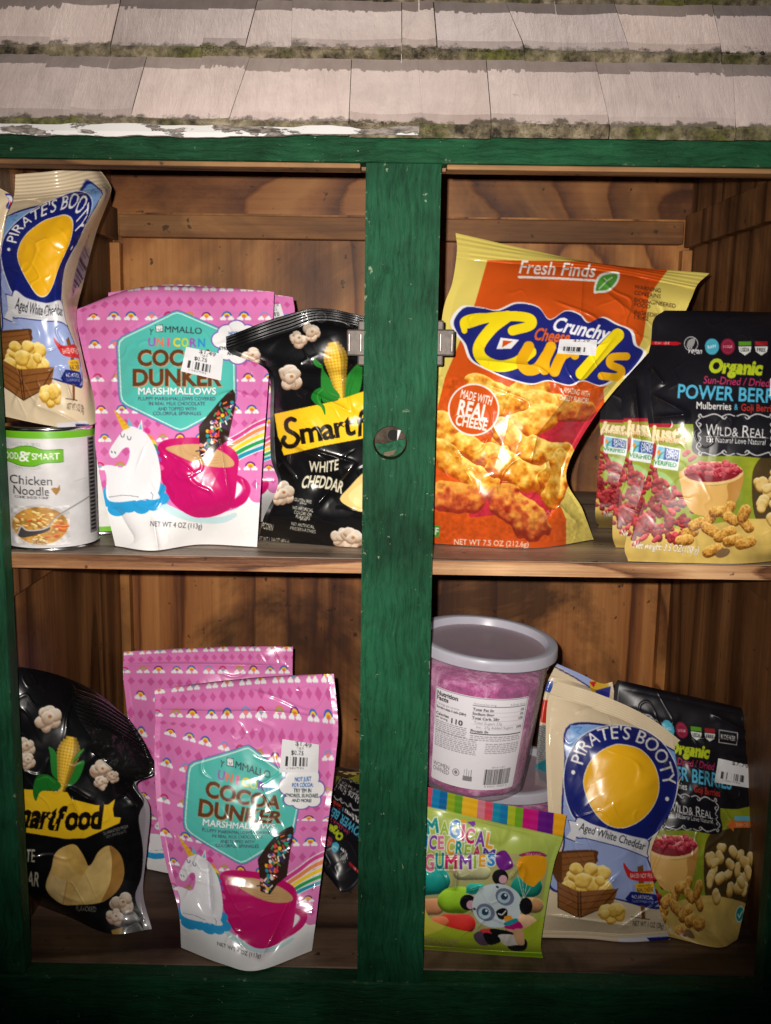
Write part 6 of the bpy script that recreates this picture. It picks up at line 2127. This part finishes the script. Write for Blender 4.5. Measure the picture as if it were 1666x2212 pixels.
# ---------- tubs of pink floss
def plastic(name, col, a, rough=0.25):
    m, t, b = new_mat(name)
    b.inputs['Base Color'].default_value = (*col, 1)
    b.inputs['Roughness'].default_value = rough
    tr = t.nodes.new('ShaderNodeBsdfTransparent')
    tr.inputs[0].default_value = (0.97, 0.95, 0.97, 1)
    mx = t.nodes.new('ShaderNodeMixShader')
    lw = node(t, 'ShaderNodeLayerWeight', Blend=0.35)
    tc = node(t, 'ShaderNodeTexCoord')
    ns = node(t, 'ShaderNodeTexNoise', Scale=60.0, Detail=3.0)
    t.links.new(tc.outputs['Object'], ns.inputs['Vector'])
    mr = node(t, 'ShaderNodeMapRange')
    mr.inputs[3].default_value = a * 0.85
    mr.inputs[4].default_value = min(1, a * 1.15)
    t.links.new(ns.outputs['Fac'], mr.inputs[0])
    ad = node(t, 'ShaderNodeMath', operation='MULTIPLY_ADD', use_clamp=True)
    t.links.new(lw.outputs['Facing'], ad.inputs[0])
    ad.inputs[1].default_value = 0.45
    t.links.new(mr.outputs[0], ad.inputs[2])
    t.links.new(ad.outputs[0], mx.inputs[0])
    t.links.new(tr.outputs[0], mx.inputs[1])
    t.links.new(b.outputs[0], mx.inputs[2])
    t.links.new(mx.outputs[0], t.nodes['Material Output'].inputs[0])
    return m


TUB = plastic('clear_tub', (0.52, 0.40, 0.48), 0.10)
LID = plastic('cloudy_lid', (0.60, 0.60, 0.68), 0.6, 0.3)
LIDTOP = plastic('thin_lid_film', (0.46, 0.36, 0.42), 0.45, 0.3)


def floss_mat():
    m, t, b = new_mat('spun_sugar')
    tc = node(t, 'ShaderNodeTexCoord')
    n1 = node(t, 'ShaderNodeTexNoise', Scale=38.0, Detail=7.0, Roughness=0.65, Distortion=0.6)
    n2 = node(t, 'ShaderNodeTexNoise', Scale=190.0, Detail=4.0, Roughness=0.7)
    t.links.new(tc.outputs['Object'], n1.inputs['Vector'])
    t.links.new(tc.outputs['Object'], n2.inputs['Vector'])
    ad = node(t, 'ShaderNodeMath', operation='MULTIPLY_ADD')
    t.links.new(n2.outputs['Fac'], ad.inputs[0])
    ad.inputs[1].default_value = 0.35
    t.links.new(n1.outputs['Fac'], ad.inputs[2])
    r = ramp(t, [(0.50, srgb(126, 30, 100)), (0.64, srgb(190, 72, 148)), (0.78, srgb(238, 170, 210))])
    t.links.new(ad.outputs[0], r.inputs[0])
    t.links.new(r.outputs[0], b.inputs['Base Color'])
    b.inputs['Roughness'].default_value = 0.9
    bp = node(t, 'ShaderNodeBump', Strength=0.8, Distance=0.004)
    t.links.new(ad.outputs[0], bp.inputs['Height'])
    t.links.new(bp.outputs[0], b.inputs['Normal'])
    return m


FLOSS = floss_mat()


def tub_label_art():
    a = Art(0, 0, 900, 960, 0.42, (226, 222, 228))
    k, g = (40, 38, 42), (130, 126, 132)
    a.rect(12, 12, 890, 16, k)
    a.rect(12, 12, 16, 400, k)
    a.rect(884, 12, 888, 350, k)
    a.text('Nutrition', 25, 60, 42, k, 215, 0, bold=0.03, anchor='l')
    a.text('Facts', 25, 108, 42, k, 125, 0, bold=0.03, anchor='l')
    a.text('7 servings per container', 25, 165, 20, g, 235, 0, anchor='l')
    a.text('Serving size 1 tub (28g)', 25, 200, 24, k, 300, 0, bold=0.02, anchor='l')
    a.text('Calories', 25, 268, 30, k, 140, 0, bold=0.02, anchor='l')
    a.text('per serving', 25, 304, 20, k, 130, 0, bold=0.01, anchor='l')
    a.text('110', 248, 296, 50, k, 110, 0, bold=0.03)
    a.text('Amount/serving', 380, 70, 20, g, 200, 0, anchor='l')
    a.text('% Daily Value', 870, 70, 20, g, 160, 0, anchor='r')
    a.rect(375, 88, 875, 94, k)
    for s, y, v, b, ind in (('Total Fat 0g', 128, '0%', 0.02, 0), ('Sodium 0mg', 172, '0%', 0.02, 0), ('Total Carb. 28g', 216, '10%', 0.02, 0), ('Total Sugars 27g', 262, '', 0, 20), ('Incl. 27g Added Sugars', 306, '54%', 0, 46), ('Protein 0g', 350, '', 0.02, 0)):
        a.text(s, 380 + ind, y, 26, k if b else g, None, 0, bold=b, anchor='l')
        if v:
            a.text(v, 868, y, 24, k, None, 0, bold=0.01, anchor='r')
        a.rect(378, y + 20, 870, y + 22, (180, 176, 182))
    a.rect(375, 372, 875, 380, k)
    r = random.Random(2)
    for x0, x1, y0, n in ((25, 345, 336, 6), (380, 870, 396, 3), (25, 450, 440, 9), (530, 870, 470, 6)):
        for i in range(n):
            x = x0
            while x < x1 - 10:
                w = r.uniform(14, 46)
                a.rect(x, y0 + i * 19, min(x + w, x1), y0 + i * 19 + 9, (150, 146, 152))
                x += w + 8
    a.text('WOMEN', 25, 790, 44, (92, 88, 92), 185, 0, anchor='l')
    a.text('OWNED', 25, 842, 44, (92, 88, 92), 185, 0, anchor='l')
    a.ell(280, 812, 36, 38, g)
    a.ell(280, 812, 28, 30, (226, 222, 228))
    a.smooth([(262, 812), (280, 790), (298, 812), (280, 832)], g)
    a.rect(352, 830, 440, 880, g)
    for x in (362, 384, 406, 428):
        a.line([(x, 830), (x, 776 - (x % 5) * 6)], 5, g)
    a.bars(556, 740, 832, 905, 8, (58, 54, 58), 46)
    a.text('BEST BY 11/2024', 690, 722, 18, g, 140)
    a.text('8 50031 75207 4', 690, 922, 18, g, 240)
    return a.done()


def tub(label, top, axis, h, R, with_label, z_extra=0.0):
    ax_ = Vector(axis).normalized()
    xa = Vector((1, 0, 0)) - ax_ * ax_.x
    xa.normalize()
    ya = ax_.cross(xa)
    base = Vector(top) - ax_ * h
    M = Matrix.Translation(base) @ Matrix((xa, ya, ax_)).transposed().to_4x4()
    root = thing('floss_tub', label, 'tub', tuple(base), 'plastic tubs of pink cotton candy')
    rb, rt = R * 0.76, R * 0.905
    rad = lambda z: rb + (rt - rb) * z / h
    lathe('tub_shell', [(0, 0.0015), (rb * 0.9, 0.0015), (rb * 0.93, 0.0), (rb, 0.003), (rad(h * 0.5), h * 0.5), (rad(h * 0.84), h * 0.84), (rad(h * 0.86) + 0.0012, h * 0.86), (rt + 0.0016, h - 0.004)], TUB, root, M)
    hf = h * 0.80
    nz = lambda a, z: -0.0008 - 0.0022 * abs(math.sin(3 * a + 40 * z) * math.sin(5 * a - 23 * z))
    pr = [(0, 0.003), (rb * 0.9, 0.003)] + [(rad(z) - 0.0012, z) for z in np.linspace(0.006, hf * 0.97, 24)] + [(rt * 0.9, hf), (rt * 0.6, hf + 0.003), (0, hf + 0.002)]
    lathe('cotton_candy', pr, FLOSS, root, M, 120, True, nz)
    lid = lathe('lid', [(rt - 0.0045, h - 0.0065), (rt - 0.0044, h - 0.0062), (rt - 0.0026, h - 0.0006), (rt - 0.0024, h - 0.0002), (rt - 0.002, h), (R - 0.0016, h), (R - 0.001, h - 0.0003), (R - 0.0006, h - 0.001), (R + 0.0001, h - 0.0088), (R, h - 0.0092), (R - 0.0006, h - 0.0094), (rt + 0.0012, h - 0.0094)], LID, root, M)
    lathe('lid_panel', [(rt - 0.003, h - 0.006), (rt - 0.006, h - 0.0068), (0, h - 0.0066)], LIDTOP, lid, M)
    if with_label:
        u, v = np.meshgrid(np.linspace(-1, 1, 200), np.linspace(0, 1, 220))
        zz = h * 0.74 - v * h * 0.64
        phi = np.radians(45) * u - np.radians(4)
        rr = rad(zz) + 0.0008
        L = np.stack([rr * np.sin(phi), -rr * np.cos(phi), zz], -1)
        Mn = np.array(M)
        Vw = L @ Mn[:3, :3].T + Mn[:3, 3]
        art = tub_label_art()
        C = art.sample((u + 1) * 450, v * 960)
        e = np.hypot(np.maximum(np.abs(u) - 0.94, 0) / 0.06, np.maximum(np.abs(v - 0.5) - 0.47, 0) / 0.03)
        mk = (e[:-1, :-1] < 1)
        grid_mesh('facts_label', Vw, C, LABEL, root, mk)
    return root


tp = at(1050, 1375, 0.101)
tub('tub of pink cotton candy with a nutrition label, tilted on top of another tub', tp, (0.075, -0.03, 1.0), 0.1355, 0.0643, True)
lx = at(1108, 1690, 0.155)
tub('lower cotton candy tub, standing under the tilted one with only its lid showing', (float(lx[0]) - 0.0035, 0.155, ZFLOOR + 0.124), (0, 0, 1), 0.1255, 0.0615, False)
